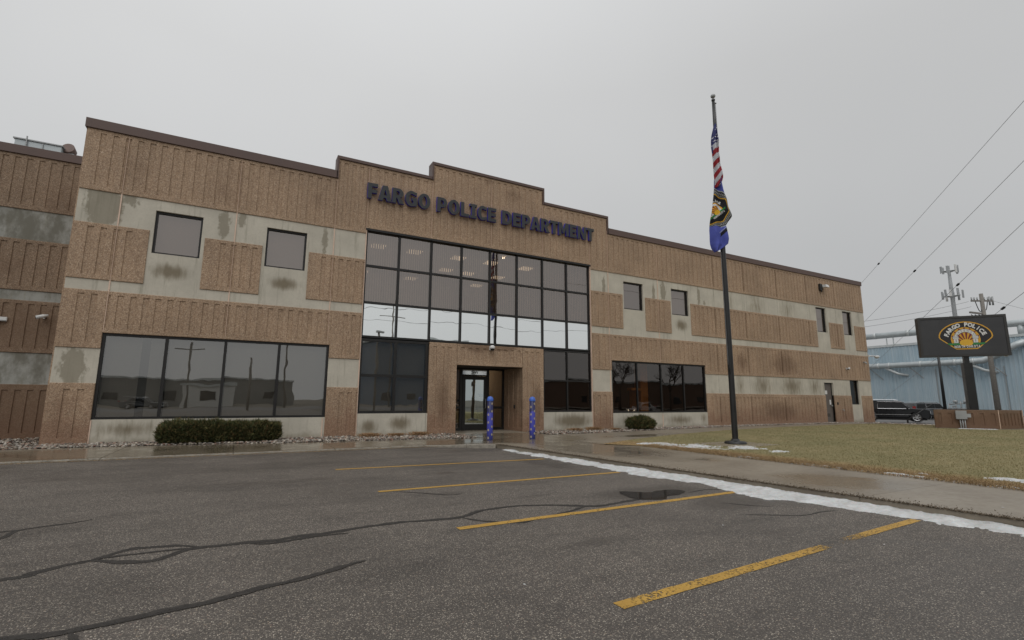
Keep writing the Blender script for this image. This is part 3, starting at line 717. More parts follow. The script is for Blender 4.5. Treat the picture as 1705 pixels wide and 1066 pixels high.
PROUD, GD, CH = .030, .022, .010
def ribpanel(b, O, A, N, L, z0, z1, grooves, gz0, gz1, back=.04):
    """aggregate panel: front face PROUD in front of the wall plane with recessed vertical grooves"""
    O, A, N = Vector(O), Vector(A), Vector(N)
    P = lambda a, z, d: O + A * a + N * d + Vector((0, 0, z))
    def quad(a0, za, a1, zb, d): b.add([P(a0, za, d), P(a1, za, d), P(a1, zb, d), P(a0, zb, d)], [(0, 1, 2, 3)])
    F = PROUD
    a_, b_ = CH, L - CH; zz0, zz1 = z0 + CH, z1 - CH
    gs = [(max(g0, a_), min(g1, b_)) for g0, g1 in grooves if min(g1, b_) - max(g0, a_) > .02]
    c = a_
    for g0, g1 in gs:
        if g0 > c: quad(c, zz0, g0, zz1, F)
        quad(g0, zz0, g1, gz0, F); quad(g0, gz1, g1, zz1, F)
        t = .006
        h0 = g0 + (t if g0 > a_ + .001 else 0); h1 = g1 - (t if g1 < b_ - .001 else 0)
        quad(h0, gz0 + t, h1, gz1 - t, F - GD)
        if g0 > a_ + .001: b.add([P(g0, gz0, F), P(h0, gz0 + t, F - GD), P(h0, gz1 - t, F - GD), P(g0, gz1, F)], [(0, 1, 2, 3)])
        if g1 < b_ - .001: b.add([P(g1, gz0, F), P(g1, gz1, F), P(h1, gz1 - t, F - GD), P(h1, gz0 + t, F - GD)], [(0, 1, 2, 3)])
        b.add([P(g0, gz0, F), P(g1, gz0, F), P(h1, gz0 + t, F - GD), P(h0, gz0 + t, F - GD)], [(0, 1, 2, 3)])
        b.add([P(g0, gz1, F), P(h0, gz1 - t, F - GD), P(h1, gz1 - t, F - GD), P(g1, gz1, F)], [(0, 1, 2, 3)])
        c = g1
    if c < b_: quad(c, zz0, b_, zz1, F)
    # chamfer and sides
    fr = [P(a_, zz0, F), P(b_, zz0, F), P(b_, zz1, F), P(a_, zz1, F)]; md = [P(0, z0, F - CH), P(L, z0, F - CH), P(L, z1, F - CH), P(0, z1, F - CH)]; bk = [P(0, z0, -back), P(L, z0, -back), P(L, z1, -back), P(0, z1, -back)]
    b.add(fr + md + bk, [(i, 4 + i, 4 + (i + 1) % 4, (i + 1) % 4) for i in range(4)] + [(4 + i, 8 + i, 8 + (i + 1) % 4, 4 + (i + 1) % 4) for i in range(4)])
    # where a groove touches the panel's end, close it with a small jamb at full depth
    return b

JX = [0, .93, 3.76, 6.62, 7.66, 9.99, 12.43, 14.80, 17.21, 18.19, 21.15, 25.0, 27.35, 30.14, 32.92, 35.79, 38.94]
JG = .005
def top_of(x):
    if 9.99 <= x < 14.8: return 9.99, .11
    if 6.62 <= x < 9.99 or 14.8 <= x < 18.19: return 9.39, .11
    return 8.84, .27
def gset(j0, j1):
    n = max(2, round((j1 - j0) / .287)); p = (j1 - j0) / n
    if j0 == 0: p = .283; return [(j1 - k * p - .068, j1 - k * p + .068) for k in range(0, 4)][::-1]
    if j1 == 38.94: n = 11; p = (j1 - j0) / (n + .0)
    return [(j0 + k * p - .068, j0 + k * p + .068) for k in range(n + 1)]
def agg_band(x0, x1, z0, zfun, y=0.0, gb=.13, gt=.10, margin=.13):
    for j0, j1 in zip(JX, JX[1:]):
        a, c = max(x0, j0), min(x1, j1)
        if c - a < .05: continue
        z1 = zfun(a + .01) if callable(zfun) else zfun
        ea, ec = abs(a - j0) < 1e-6 and j0 > 0, abs(c - j1) < 1e-6 and j1 < 38.9
        A0, C0 = a + (JG if ea else 0), c - (JG if ec else 0)
        gs = []
        for g0, g1 in gset(j0, j1):
            if (not ea and g0 < a + margin) or (not ec and g1 > c - margin): continue
            gs.append((g0 - A0, g1 - A0))
        b = MB(); ribpanel(b, (A0, y, 0), (1, 0, 0), (0, -1, 0), C0 - A0, z0, z1, gs, z0 + gb, z1 - gt)
        part("aggregate_panel", b, M_AGG)
def con_panels(rects, y=0.0, mat=None):
    """rects: (x0,x1,z0,z1); split at the joints, every interval's pieces in one panel"""
    for j0, j1 in zip(JX, JX[1:]):
        b = MB(); n = 0
        for x0, x1, z0, z1 in rects:
            a, c = max(x0, j0), min(x1, j1)
            if c - a < .01: continue
            ea, ec = abs(a - j0) < 1e-6 and j0 > 0, abs(c - j1) < 1e-6 and j1 < 38.9
            b.box(a + (JG if ea else 0), y, z0, c - (JG if ec else 0), y + .18, z1); n += 1
        if n: part("concrete_panel", b, mat or M_CON)

Z4, Z3B, Z3T, Z2B, Z2T, Z1 = 1.56, 2.48, 4.03, 4.33, 5.88, 6.81
cope_bottom = lambda x: top_of(x)[0] - top_of(x)[1] + .0
# upper aggregate band
agg_band(0, 7.66, Z1, cope_bottom); agg_band(7.66, 17.21, 7.0, cope_bottom); agg_band(17.21, 38.94, Z1, cope_bottom)
# second band with windows
W2 = [(1.75, 2.91, 5.24, 6.50), (4.62, 5.79, 5.24, 6.50), (19.07, 20.23, 5.24, 6.50), (22.02, 23.17, 5.24, 6.50), (33.77, 34.77, 5.25, 6.72), (36.54, 37.52, 5.25, 6.72)]
for a, c in [(0, 1.66), (3.0, 4.53), (5.88, 7.66), (17.21, 18.99), (20.33, 21.94), (23.27, 33.69), (34.98, 36.46), (37.70, 38.94)]:
    agg_band(a, c, Z2B, Z2T)
rects = []
cuts = sorted([(a, c) for a, c, _, _ in W2])
cx = 0
for (a, c, z0, z1) in W2:
    rects.append((cx, a, Z2T, Z1) if not (cx < 7.66 < a) else (cx, 7.66, Z2T, Z1))
    if cx < 7.66 < a: rects.append((17.21, a, Z2T, Z1))
    rects.append((a, c, z1, Z1)); cx = c
rects.append((cx, 38.94, Z2T, Z1))
for (a, c, z0, z1), (pa, pc) in zip(W2, [(1.66, 3.0), (4.53, 5.88), (18.99, 20.33), (21.94, 23.27), (33.69, 34.98), (36.46, 37.70)]):
    rects += [(a, c, Z2B, z0), (pa, a, Z2B, Z2T), (c, pc, Z2B, Z2T)]
con_panels(rects)
con_panels([(0, 7.66, Z3T, Z2B), (17.21, 38.94, Z3T, Z2B)])
agg_band(0, .92, Z3B, Z3T); agg_band(.92, 6.69, 2.90, Z3T, gb=.12); agg_band(6.69, 7.66, Z3B, Z3T)
agg_band(17.21, 18.27, Z3B, Z3T); agg_band(18.27, 24.08, 2.90, Z3T, gb=.12); agg_band(24.08, 38.94, Z3B, Z3T)
con_panels([(0, .92, Z4, Z3B)]); con_panels([(6.69, 7.66, Z4, Z3B)]); con_panels([(17.21, 18.27, Z4, Z3B)])
con_panels([(24.08, 33.92, Z4, Z3B), (34.83, 36.60, Z4, Z3B), (33.92, 34.83, 2.28, Z3B)])
con_panels([(36.6, 37.55, -.1, 1.03), (37.55, 37.72, -.1, Z4), (37.55, 38.94, Z4, Z3B)])
for q in ((.92, 6.69, -.1, .62), (7.66, 10.05, -.1, .72), (14.80, 17.21, -.1, .72), (18.27, 24.08, -.1, .66)): con_panels([q])
for a, c in [(0, .92), (6.69, 7.66), (17.21, 18.27), (24.08, 33.92), (34.83, 36.60), (37.72, 38.94)]:
    agg_band(a, c, -.05, Z4, gb=.22, gt=.16)

# backing wall with sealant lines showing in the joints, parapet back and side walls, roof
for x in JX[1:-1]:
    lo, hi = -.1, top_of(x + .01)[0] - .12
    if 7.7 < x < 17.1: lo = 7.02
    segs = [(2.92, hi), (-.1, .6)] if x in (3.76, 21.15, .93, 6.62) else [(lo, hi)]
    for s0, s1 in segs:
        b = MB(); b.box(x - (.0155 if x < 25 else .0085), -.019 if x < 25 else .004, s0, x + (.0155 if x < 25 else .0085), .05, s1); part("joint_sealant", b, M_SEAL if x < 25 else M_SEALD)
b = MB()
b.box(0, .19, 6.85, 7.7, .30, 8.55); b.box(17.2, .19, 6.85, 38.9, .30, 8.55)
b.box(6.64, .19, 8.55, 18.17, .30, 9.25); b.box(10.01, .19, 9.25, 14.78, .30, 9.85)
b.box(7.7, .19, 7.0, 17.2, .30, 8.55)
part("parapet_back", b, M_CON)
# steps: the exposed ends of the raised parapets
b = MB()
for (xa, z0, z1) in [(6.62, 8.6, 9.28), (18.19, 8.6, 9.28), (9.99, 9.2, 9.88), (14.80, 9.2, 9.88)]:
    s = 1 if xa < 12 else -1
    b.box(xa, -.028, z0, xa + s * .005, .30, z1)
part("parapet_end", b, M_AGG)
b = MB()
b.box(0.02, .32, 8.3, 38.9, 22, 8.4); part("roof", b, M_ROOF)
b = MB(); b.box(0, .19, -.1, .2, 22, 8.6); part("side_wall", b, M_AGG)
b = MB(); b.box(38.72, .19, -.1, 38.92, 22, 8.6); part("side_wall", b, M_AGG)
b = MB(); b.box(0, 22, -.1, 38.9, 22.2, 8.6); part("rear_wall", b, M_AGG)
# short ribbed returns on the two outer corners
for xo, s in ((0.0, -1), (38.94, 1)):
    b = MB(); ribpanel(b, (xo if s > 0 else xo, .0 if s > 0 else .18, 0), (0, s, 0), (s, 0, 0), .18, -.05, 8.57, [], 0, 1, .0); recalc(part("corner_return", b, M_AGG))

# coping: one length per step with vertical drops
def coping(name, boxes):
    b = MB()
    for q in boxes: b.box(*q)
    bevel(part(name, b, M_COPE), .006, 1)
Y0, Y1 = -.075, .36
coping("coping", [(-.06, Y0, 8.57, 6.60, Y1, 8.84)]); coping("coping", [(18.21, Y0, 8.57, 38.99, Y1, 8.84)])
coping("coping", [(6.56, Y0, 9.28, 9.96, Y1, 9.39)]); coping("coping", [(14.83, Y0, 9.28, 18.25, Y1, 9.39)]); coping("coping", [(9.93, Y0, 9.88, 14.86, Y1, 9.99)])
coping("coping_drop", [(6.56, Y0, 8.57, 6.63, Y1, 9.28)]); coping("coping_drop", [(18.18, Y0, 8.57, 18.25, Y1, 9.28)])
coping("coping_drop", [(9.93, Y0, 9.27, 10.0, Y1, 9.88)]); coping("coping_drop", [(14.79, Y0, 9.27, 14.86, Y1, 9.88)])

# ---- windows
def window(x0, x1, z0, z1, yf, gl, mull=(), trans=(), fw=.055, fd=.10, name="window", mw_=.05, panes=True, mat_of=None):
    b = MB(); yb = yf + fd
    b.box(x0, yf, z0, x0 + fw, yb, z1); b.box(x1 - fw, yf, z0, x1, yb, z1); b.box(x0 + fw, yf + .002, z0, x1 - fw, yb, z0 + fw); b.box(x0 + fw, yf + .002, z1 - fw, x1 - fw, yb, z1)
    w = part(name, b, M_FRAME)
    for m_ in mull:
        b = MB(); b.box(m_ - mw_ / 2, yf + .004, z0 + fw, m_ + mw_ / 2, yb - .01, z1 - fw); sub("mullion", b, M_FRAME, w)
    X = [x0 + fw] + [q for m_ in mull for q in (m_ - mw_ / 2, m_ + mw_ / 2)] + [x1 - fw]
    Z = [z0 + fw] + [q for t_ in trans for q in (t_ - mw_ / 2, t_ + mw_ / 2)] + [z1 - fw]
    for i in range(0, len(X), 2):
        for k, t_ in enumerate(trans):
            b = MB(); b.box(X[i], yf + .006, t_ - mw_ / 2, X[i + 1], yb - .012, t_ + mw_ / 2); sub("transom", b, M_FRAME, w)
        for j in range(0, len(Z), 2):
            g = mat_of(i // 2, j // 2) if mat_of else gl
            b = MB(); y = yf + .055 + rng.uniform(-.001, .001); tl = rng.uniform(-.004, .004)
            b.add([(X[i], y, Z[j]), (X[i + 1], y + tl, Z[j]), (X[i + 1], y, Z[j + 1]), (X[i], y - tl, Z[j + 1])], [(0, 1, 2, 3)])
            sub("pane", b, g, w)
    return w
for (a, c, z0, z1) in W2: window(a, c, z0, z1, .075, M_GL_UP)
window(36.60, 37.55, 1.03, 2.50, .09, M_GL_DARK)
bw = 5.77 / 4
window(.92, 6.69, .62, 2.90, .03, M_GL_LOW, [2.36, 3.80, 5.24], fw=.065, mw_=.075)
window(18.27, 24.08, .66, 2.90, .03, M_GL_DARK, [19.74, 21.19, 22.63], fw=.065, mw_=.06)
CW = (17.21 - 7.66) / 8
def cwmat(i, j): return M_GL_SPAN if j == 0 else M_GL_UP
window(7.66, 17.21, 3.23, 6.99, .05, None, [7.66 + CW * k for k in range(1, 8)], [4.43, 5.71], fw=.07, mw_=.075, name="curtain_wall", mat_of=cwmat)
window(7.66, 10.04, .72, 3.20, .05, M_GL_LOW, [8.87], [1.97], fw=.085, mw_=.09)
window(14.82, 17.21, .72, 3.20, .05, M_GL_DARK, [16.0], [1.97], fw=.06, mw_=.06)
# black aluminium head over the curtain wall
b = MB(); b.box(7.64, -.035, 6.93, 17.23, .05, 7.0); part("window_head_trim", b, M_FRAME)

_t = NT("frosted_transom"); _t.set(color=(.88, .89, .87), rough=.06, metal=.72); M_TRP = _t.m
# ---- entrance portal (aggregate), reveals and soffit
def plain_ribs(b, O, A, N, L, z0, z1, g0, g1, gl):
    ribpanel(b, O, A, N, L, z0, z1, gl, g0, g1)
for a, c, gs in [(10.05, 11.10, [.14, .42, .70]), (13.84, 14.80, [.10, .36, .62])]:
    b = MB(); plain_ribs(b, (a, 0, 0), (1, 0, 0), (0, -1, 0), c - a, -.05, 3.20, .18, 3.06, [(g, g + .14) for g in gs]); part("portal_pier", b, M_AGG)
b = MB(); plain_ribs(b, (11.11, 0, 0), (1, 0, 0), (0, -1, 0), 2.72, 2.43, 3.20, 2.58, 3.08, [(.14 + .295 * k, .28 + .295 * k) for k in range(9)]); part("portal_lintel", b, M_AGG)
b = MB(); b.box(10.06, .02, -.1, 11.085, 1.55, 3.18); part("portal_side", b, M_AGG)
b = MB(); ribpanel(b, (13.87, 0.0, 0), (0, 1, 0), (-1, 0, 0), 1.55, -.05, 2.43, [(.2, .36), (.58, .74), (.96, 1.12)], .12, 2.34, 0.0)
recalc(part("portal_side", b, M_AGG)); b = MB(); b.box(13.88, .02, -.1, 14.78, 1.55, 3.18); part("portal_core", b, M_AGG)
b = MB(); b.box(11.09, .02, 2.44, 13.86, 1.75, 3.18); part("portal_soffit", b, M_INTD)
# storefront at the back of the recess
YD = 1.5
b = MB()
b.box(11.09, YD, 0, 11.14, YD + .1, 2.43); b.box(13.77, YD, 0, 13.84, YD + .1, 2.43); b.box(11.88, YD, 0, 11.98, YD + .1, 2.38); b.box(13.06, YD, 0, 13.15, YD + .1, 2.38)
b.box(11.14, YD + .003, 2.37, 13.77, YD + .1, 2.43); b.box(11.98, YD + .003, 2.13, 13.06, YD + .1, 2.18)
b.box(11.14, YD + .003, 0, 11.88, YD + .1, .09); b.box(13.15, YD + .003, 0, 13.77, YD + .1, .09); b.box(13.15, YD + .003, .84, 13.77, YD + .09, .93); b.box(11.14, YD + .003, .84, 11.88, YD + .09, .93)
store = part("storefront_frame", b, M_FRAME)
for a, c, z0, z1, g in [(11.14, 11.88, .09, .84, M_GL_DARK), (11.14, 11.88, .93, 2.37, M_GL_DARK), (13.15, 13.77, .09, .84, M_GL_PLAIN), (13.15, 13.77, .93, 2.37, M_GL_PLAIN)]:
    b = MB(); b.add([(a, YD + .05, z0), (c, YD + .05, z0), (c, YD + .05, z1), (a, YD + .05, z1)], [(0, 1, 2, 3)]); sub("pane", b, g, store)
b = MB(); b.box(11.98, YD + .045, 2.18, 13.06, YD + .055, 2.37); tp = sub("transom_pane", b, M_TRP, store)
for ch, xo in (("5", 12.37), ("W", 12.49)):
    v, t, w = glyph(ch, .01); b = MB(); s = .145
    wid = .10 if ch == "5" else .19
    b.add([(xo + p[0] / w * wid, YD + .041, 2.205 + p[1] * s) for p in v], [tuple(q) for q in t]); sub("door_number", b, M_PRINT, store)
b = MB(); dw = .12
b.box(11.99, YD - .01, .01, 11.99 + dw, YD + .06, 2.12); b.box(13.05 - dw, YD - .01, .01, 13.05, YD + .06, 2.12); b.box(11.99 + dw, YD - .008, .01, 13.05 - dw, YD + .06, .24); b.box(11.99 + dw, YD - .008, 1.98, 13.05 - dw, YD + .06, 2.12)
door = part("entrance_door", b, M_FRAME)
b = MB(); b.add([(12.11, YD + .03, .24), (12.93, YD + .03, .24), (12.93, YD + .03, 1.98), (12.11, YD + .03, 1.98)], [(0, 1, 2, 3)]); sub("pane", b, M_GL_DOOR, door)
b = MB(); b.tube([(12.96, YD - .02, .85), (12.96, YD - .075, .88), (12.96, YD - .075, 1.2), (12.96, YD - .02, 1.23)], .012); sub("handle", b, M_GREYM, door)
# card reader on the right reveal
b = MB(); b.box(13.80, .55, .86, 13.84, .63, 1.0); bevel(part("card_reader", b, M_BLACK), .01)
# side door
b = MB(); b.box(33.93, .10, -.05, 33.99, .16, 2.28); b.box(34.77, .10, -.05, 34.83, .16, 2.28); b.box(33.99, .10, 2.22, 34.77, .16, 2.28); part("door_frame", b, M_FRAME)
b = MB(); b.box(34.0, .115, -.03, 34.76, .155, 2.215); sdoor = part("side_door", b, M_DOORM)
b = MB(); b.box(34.12, .108, 1.62, 34.34, .114, 1.83); sub("notice", b, M_PAPER, sdoor)
b = MB(); b.box(34.50, .108, 1.03, 34.64, .114, 1.30); sub("notice", b, M_PAPER, sdoor)
b = MB(); b.box(34.62, .06, .92, 34.72, .112, 1.0); b.tube([(34.64, .05, .96), (34.54, .05, .96)], .014); sub("handle", b, M_GREYM, sdoor)
b = MB(); b.box(34.15, .108, .33, 34.45, .114, .52); sub("door_vent", b, M_INTD, sdoor)
b = MB(); b.box(35.0, -.07, 1.02, 35.09, -.03, 1.16); part("card_reader", b, M_BLACK)
b = MB(); b.box(33.7, -1.0, -.05, 35.3, .1, .0); part("door_step", b, M_WALK)
b = MB(); b.tube([(35.45, -.03, .72), (35.45, -.13, .72), (35.45, -.15, .64)], .02, 8); b.tube([(35.39, -.12, .76), (35.51, -.12, .76)], .012, 6); part("hose_bib", b, M_GREYM)
b = MB(); b.tube([(38.30, -.03, 3.62), (38.30, -.16, 3.62), (38.30, -.20, 3.50)], .045, 8); part("conduit_elbow", b, M_GREYM)

# ---- rooms behind the glass
def room(x0, x1, y1, z0, z1, wall, ceil, floor=None):
    b = MB()
    b.cur = 0; b.add([(x0, .2, z0), (x0, y1, z0), (x0, y1, z1), (x0, .2, z1)], [(0, 1, 2, 3)]); b.add([(x1, .2, z0), (x1, y1, z0), (x1, y1, z1), (x1, .2, z1)], [(0, 1, 2, 3)])
    b.add([(x0, y1, z0), (x1, y1, z0), (x1, y1, z1), (x0, y1, z1)], [(0, 1, 2, 3)])
    b.cur = 1; b.add([(x0, .2, z1), (x1, .2, z1), (x1, y1, z1), (x0, y1, z1)], [(0, 1, 2, 3)])
    b.cur = 2; b.add([(x0, .2, z0), (x1, .2, z0), (x1, y1, z0), (x0, y1, z0)], [(0, 1, 2, 3)])
    return part("room_shell", b, [wall, ceil, floor or M_INTD])
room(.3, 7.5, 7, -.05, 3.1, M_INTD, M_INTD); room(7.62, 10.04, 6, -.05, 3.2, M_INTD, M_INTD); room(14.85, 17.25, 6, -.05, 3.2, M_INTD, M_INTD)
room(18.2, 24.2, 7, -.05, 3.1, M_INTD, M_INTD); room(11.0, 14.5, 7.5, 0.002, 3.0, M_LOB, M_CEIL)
room(7.6, 17.3, 14, 4.0, 7.16, M_INT, M_CEIL)
for a, c, z0, z1 in W2: room(a - .2, c + .2, 3.5, 4.3, 6.95, M_INT, M_CEIL)
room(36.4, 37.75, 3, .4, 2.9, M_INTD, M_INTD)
# spandrel back box so that the silver glass stays opaque
b = MB(); b.box(7.7, .16, 3.24, 17.2, .18, 4.42); part("spandrel_back", b, M_INTD)
# blinds in the upper curtain wall: each vane real, one blind per bay
for k in range(8):
    if k == 3: pass
    x0 = 7.66 + CW * k + .05; x1 = x0 + CW - .10
    b = MB(); x = x0
    while x < x1:
        a = R(34 + rng.uniform(-3, 3)); w = .049; z = 4.5 if k != 3 else 4.5
        dx, dy = math.cos(a) * w, math.sin(a) * w
        b.add([(x - dx, .30 - dy, z), (x + dx, .30 + dy, z), (x + dx, .30 + dy, 6.95), (x - dx, .30 - dy, 6.95)], [(0, 1, 2, 3)]); x += .083
    part("vertical_blind", b, M_BLIND)
for i, (a, c, z0, z1) in enumerate(W2):
    b = MB(); b.box(a - .05, .27, z0 - .05, c + .05, .275, z1 + .05); b.box(a, .24, z0 + .02, c, .30, z0 + .05); part("roller_shade", b, M_SHADE2 if i == 2 else M_SHADE)
# ceiling troffers
for (x, y) in [(8.6, 2.3), (10.1, 2.35), (12.0, 2.3), (13.55, 2.3), (15.35, 2.35), (12.25, 4.4), (13.4, 4.5), (15.0, 4.5), (11.3, 6.8), (14.8, 6.6), (8.9, 6.6)]:
    b = MB(); b.box(x - .27, y - .25, 7.12, x + .27, y + .25, 7.15); part("ceiling_light", b, M_LAMP)
b = MB(); b.box(11.7, 2.6, 2.93, 12.3, 3.8, 2.96); part("ceiling_light", b, M_LAMP); b = MB(); b.box(13.2, 4.2, 2.93, 13.8, 5.4, 2.96); part("ceiling_light", b, M_ROOMFILL)  # second lobby light is added, out of view, to brighten the tan wall
for x in (21.6,): b = MB(); b.box(x, 5.2, 3.0, x + .6, 6.4, 3.04); part("ceiling_light", b, M_ROOMFILL)  # unseen light added to lift the dark room and its orange pillar
b = MB(); b.box(19.9, 1.6, 6.88, 20.3, 1.9, 6.93); part("ceiling_light", b, M_SPOT)
b = MB(); b.lathe([(.001, 7.08), (.06, 7.08), (.06, 7.12)], 10, (13.6, 1.2, 0)); part("ceiling_light", b, M_SPOT)
# roller shades behind the big left window and the lower curtain wall
for a, c in [(1.0, 1.78), (1.98, 2.33), (2.42, 3.78), (3.86, 5.2), (5.30, 6.62)]:
    b = MB(); b.box(a, .24, .68, c, .246, 2.86); b.box(a, .21, 2.74, c, .27, 2.84); part("roller_shade", b, M_SHADE)
for a, c in [(7.76, 8.82), (8.94, 9.96)]:
    b = MB(); b.box(a, .24, .8, c, .246, 3.12); part("roller_shade", b, M_SHADE)
# orange pillars and furniture glimpsed inside the right window and entrance
b = MB(); b.box(21.0, 1.2, 0, 21.45, 1.65, 3.1); part("interior_pillar", b, M_ORANGE)
b = MB(); b.box(20.55, 1.0, 0, 20.62, 1.5, 1.75); b.box(20.25, 1.0, 1.66, 20.85, 1.3, 1.78); part("interior_partition", b, M_ORANGE)
b = MB(); b.box(23.3, 2.2, 0, 23.55, 2.5, 3.1); b.box(21.9, 2.4, .9, 24.1, 2.45, 1.0); part("interior_pillar", b, M_INTD)
b = MB(); b.box(13.05, 4.6, 1.1, 13.2, 4.62, 1.2); b.tube([(13.5, 3.0, .3), (13.5, 3.0, 1.35)], .02, 6); b.box(13.40, 2.9, 1.3, 13.6, 3.05, 1.45)
b.box(13.2, 2.6, .75, 13.55, 2.9, 1.15); b.box(13.25, 2.7, 0, 13.5, 2.9, .75); part("lobby_kiosk", b, M_BLACK)

# ---- left wing, set back
WY = 2.85
def wing_band(z0, z1, gb=.13, gt=.10):
    x = -8.4; js = [-8.4, -5.6, -2.78, 0.0]
    for a, c in zip(js, js[1:]):
        b = MB(); p = (c - a) / 10
        gs = [(k * p - .068 + (.0), k * p + .068) for k in range(11)]
        ribpanel(b, (a + JG, WY, 0), (1, 0, 0), (0, -1, 0), c - a - 2 * JG, z0, z1, gs, z0 + gb, z1 - gt); part("aggregate_panel", b, M_AGGW)
def wing_con(z0, z1):
    js = [-8.4, -5.6, -2.78, 0.0]
    for a, c in zip(js, js[1:]):
        b = MB(); b.box(a + .006, WY, z0, c - .006, WY + .18, z1); part("concrete_panel", b, M_CONW)
wing_band(Z1, 8.52); wing_con(Z2T, Z1); wing_band(Z2B, Z2T); wing_con(Z3T, Z2B); wing_band(Z3B, Z3T); wing_con(Z4, Z3B); wing_band(-.05, Z4, .22, .16)
b = MB(); b.box(-8.4, WY + .18, -.1, 0, WY + .3, 8.5); part("wing_back_wall", b, M_CON)
coping("coping", [(-8.45, WY - .075, 8.52, -.005, WY + .36, 8.79)])
b = MB(); b.box(-8.4, WY + .3, 8.2, 0, 22, 8.3); part("roof", b, M_ROOF)
b = MB(); b.box(-8.45, WY + .0, -.1, -8.41, 22, 8.5); part("side_wall", b, M_AGG)

# ================================================================== wall lettering
sign = thing("wall_lettering", "raised charcoal capital letters with blue sides over the tall entrance windows", "wall sign", (12.5, -.03, 8.05))
ADV = dict(F=1331, A=1590, R=1601, G=1661, O=1741, P=1501, L=1305, I=1118, C=1483, E=1399, D=1700, T=1396, M=1941, N=1733); ADV[' '] = 720
text = "FARGO POLICE DEPARTMENT"; tot = sum(ADV[c] for c in text); X0, X1 = 7.58, 17.36; xcur = X0
def edges_of(t):
    cnt = {}
    for a, b_, c in t:
        for e in ((a, b_), (b_, c), (c, a)): cnt[e] = 1
    return [e for e in cnt if (e[1], e[0]) not in cnt]
def ell(cx_, cy_, rx_, ry_, a0, a1, n=18): return [(cx_ + rx_ * math.cos(R(a0 + (a1 - a0) * i / n)), cy_ + ry_ * math.sin(R(a0 + (a1 - a0) * i / n))) for i in range(n + 1)]
def block_letter(ch, w):
    s, t = .255, .205
    if ch == 'E': return [[(0, 0), (w, 0), (w, t), (s, t), (s, .405), (w * .94, .405), (w * .94, .60), (s, .60), (s, 1 - t), (w, 1 - t), (w, 1), (0, 1)]]
    if ch == 'F': return [[(0, 0), (s, 0), (s, .375), (w * .92, .375), (w * .92, .575), (s, .575), (s, 1 - t), (w, 1 - t), (w, 1), (0, 1)]]
    if ch == 'L': return [[(0, 0), (w, 0), (w, t), (s, t), (s, 1), (0, 1)]]
    if ch == 'T': return [[(w / 2 - s / 2, 0), (w / 2 + s / 2, 0), (w / 2 + s / 2, 1 - t), (w, 1 - t), (w, 1), (0, 1), (0, 1 - t), (w / 2 - s / 2, 1 - t)]]
    if ch == 'I': return [[(0, 0), (w, 0), (w, .17), (w / 2 + s / 2, .17), (w / 2 + s / 2, .83), (w, .83), (w, 1), (0, 1), (0, .83), (w / 2 - s / 2, .83), (w / 2 - s / 2, .17), (0, .17)]]
    if ch == 'N': return [[(0, 0), (s * .93, 0), (s * .93, .60), (w - s * 1.08, 0), (w, 0), (w, 1), (w - s * .93, 1), (w - s * .93, .42), (s * 1.08, 1), (0, 1)]]
    if ch == 'M': return [[(0, 0), (s * .93, 0), (s * .93, .62), (w / 2 - .085, .20), (w / 2 + .085, .20), (w - s * .93, .62), (w - s * .93, 0), (w, 0), (w, 1), (w - s * 1.15, 1), (w / 2, .50), (s * 1.15, 1), (0, 1)]]
    if ch == 'A': return [[(0, 0), (.27, 0), (.335, .19), (w - .335, .19), (w - .27, 0), (w, 0), (w * .5 + .165, 1), (w * .5 - .165, 1)], [(w / 2 - .105, .365), (w / 2, .735), (w / 2 + .105, .365)]]
    if ch == 'O': return [ell(w / 2, .5, w / 2, .52, 0, 340, 17), ell(w / 2, .5, w / 2 - s, .335, 0, 340, 17)]
    if ch == 'D': return [[(0, 0)] + ell(w * .42, .5, w * .58, .5, -90, 90), [(s, t)] + ell(w * .42, .5, w * .58 - s, .5 - t, -90, 90) + [(s, 1 - t)]] if False else [[(0, 0)] + ell(w * .42, .5, w * .58, .5, -90, 90) + [(0, 1)], [(s, t - .015)] + ell(w * .42, .5, w * .58 - s, .5 - t + .015, -90, 90) + [(s, 1 - t + .015)]]
    if ch == 'P': return [[(0, 0), (s, 0), (s, .33)] + ell(w * .55, .665, w * .45, .335, -90, 90) + [(0, 1)], [(s, .52)] + ell(w * .52, .665, max(.06, w * .48 - s), .145, -90, 90) + [(s, .81)]]
    if ch == 'R': return [[(0, 0), (s, 0), (s, .36), (w * .40, .36), (w - .30, 0), (w + .03, 0), (w * .67, .42)] + ell(w * .52, .69, w * .43, .31, -50, 90, 14) + [(0, 1)], [(s, .55)] + ell(w * .50, .685, max(.06, w * .45 - s), .135, -90, 90) + [(s, .82)]]
    c = ell(w * .54, .5, w * .54, .52, 52, 308, 24); i = ell(w * .54, .5, w * .54 - s, .325, 308, 52, 24)
    if ch == 'C': return [[(w * .98, .96)] + c[1:-1] + [(w * .98, .04), (w * .98, .26)] + i[2:-2] + [(w * .98, .74)]]
    if ch == 'G': return [[(w * .98, .95)] + c[1:-2] + [(w, .06), (w, .56), (w * .56, .56), (w * .56, .38), (w - s, .38), (w - s, .20)] + i[4:-2] + [(w * .98, .73)]]
def fill2d(contours):
    c = bpy.data.curves.new("outline", 'CURVE'); c.dimensions = '2D'; c.fill_mode = 'FRONT'
    for q in contours:
        sp = c.splines.new('POLY'); sp.points.add(len(q) - 1); sp.use_cyclic_u = True
        for k, p in enumerate(q): sp.points[k].co = (p[0], p[1], 0, 1)
    o = bpy.data.objects.new("outline", c); col.objects.link(o); bpy.context.view_layer.update()
    me = bpy.data.meshes.new_from_object(o.evaluated_get(bpy.context.evaluated_depsgraph_get())); me.calc_loop_triangles()
    v = [p.co[:2] for p in me.vertices]; t = [tuple(lt.vertices) for lt in me.loop_triangles]
    bpy.data.objects.remove(o); bpy.data.meshes.remove(me); bpy.data.curves.remove(c); return v, t
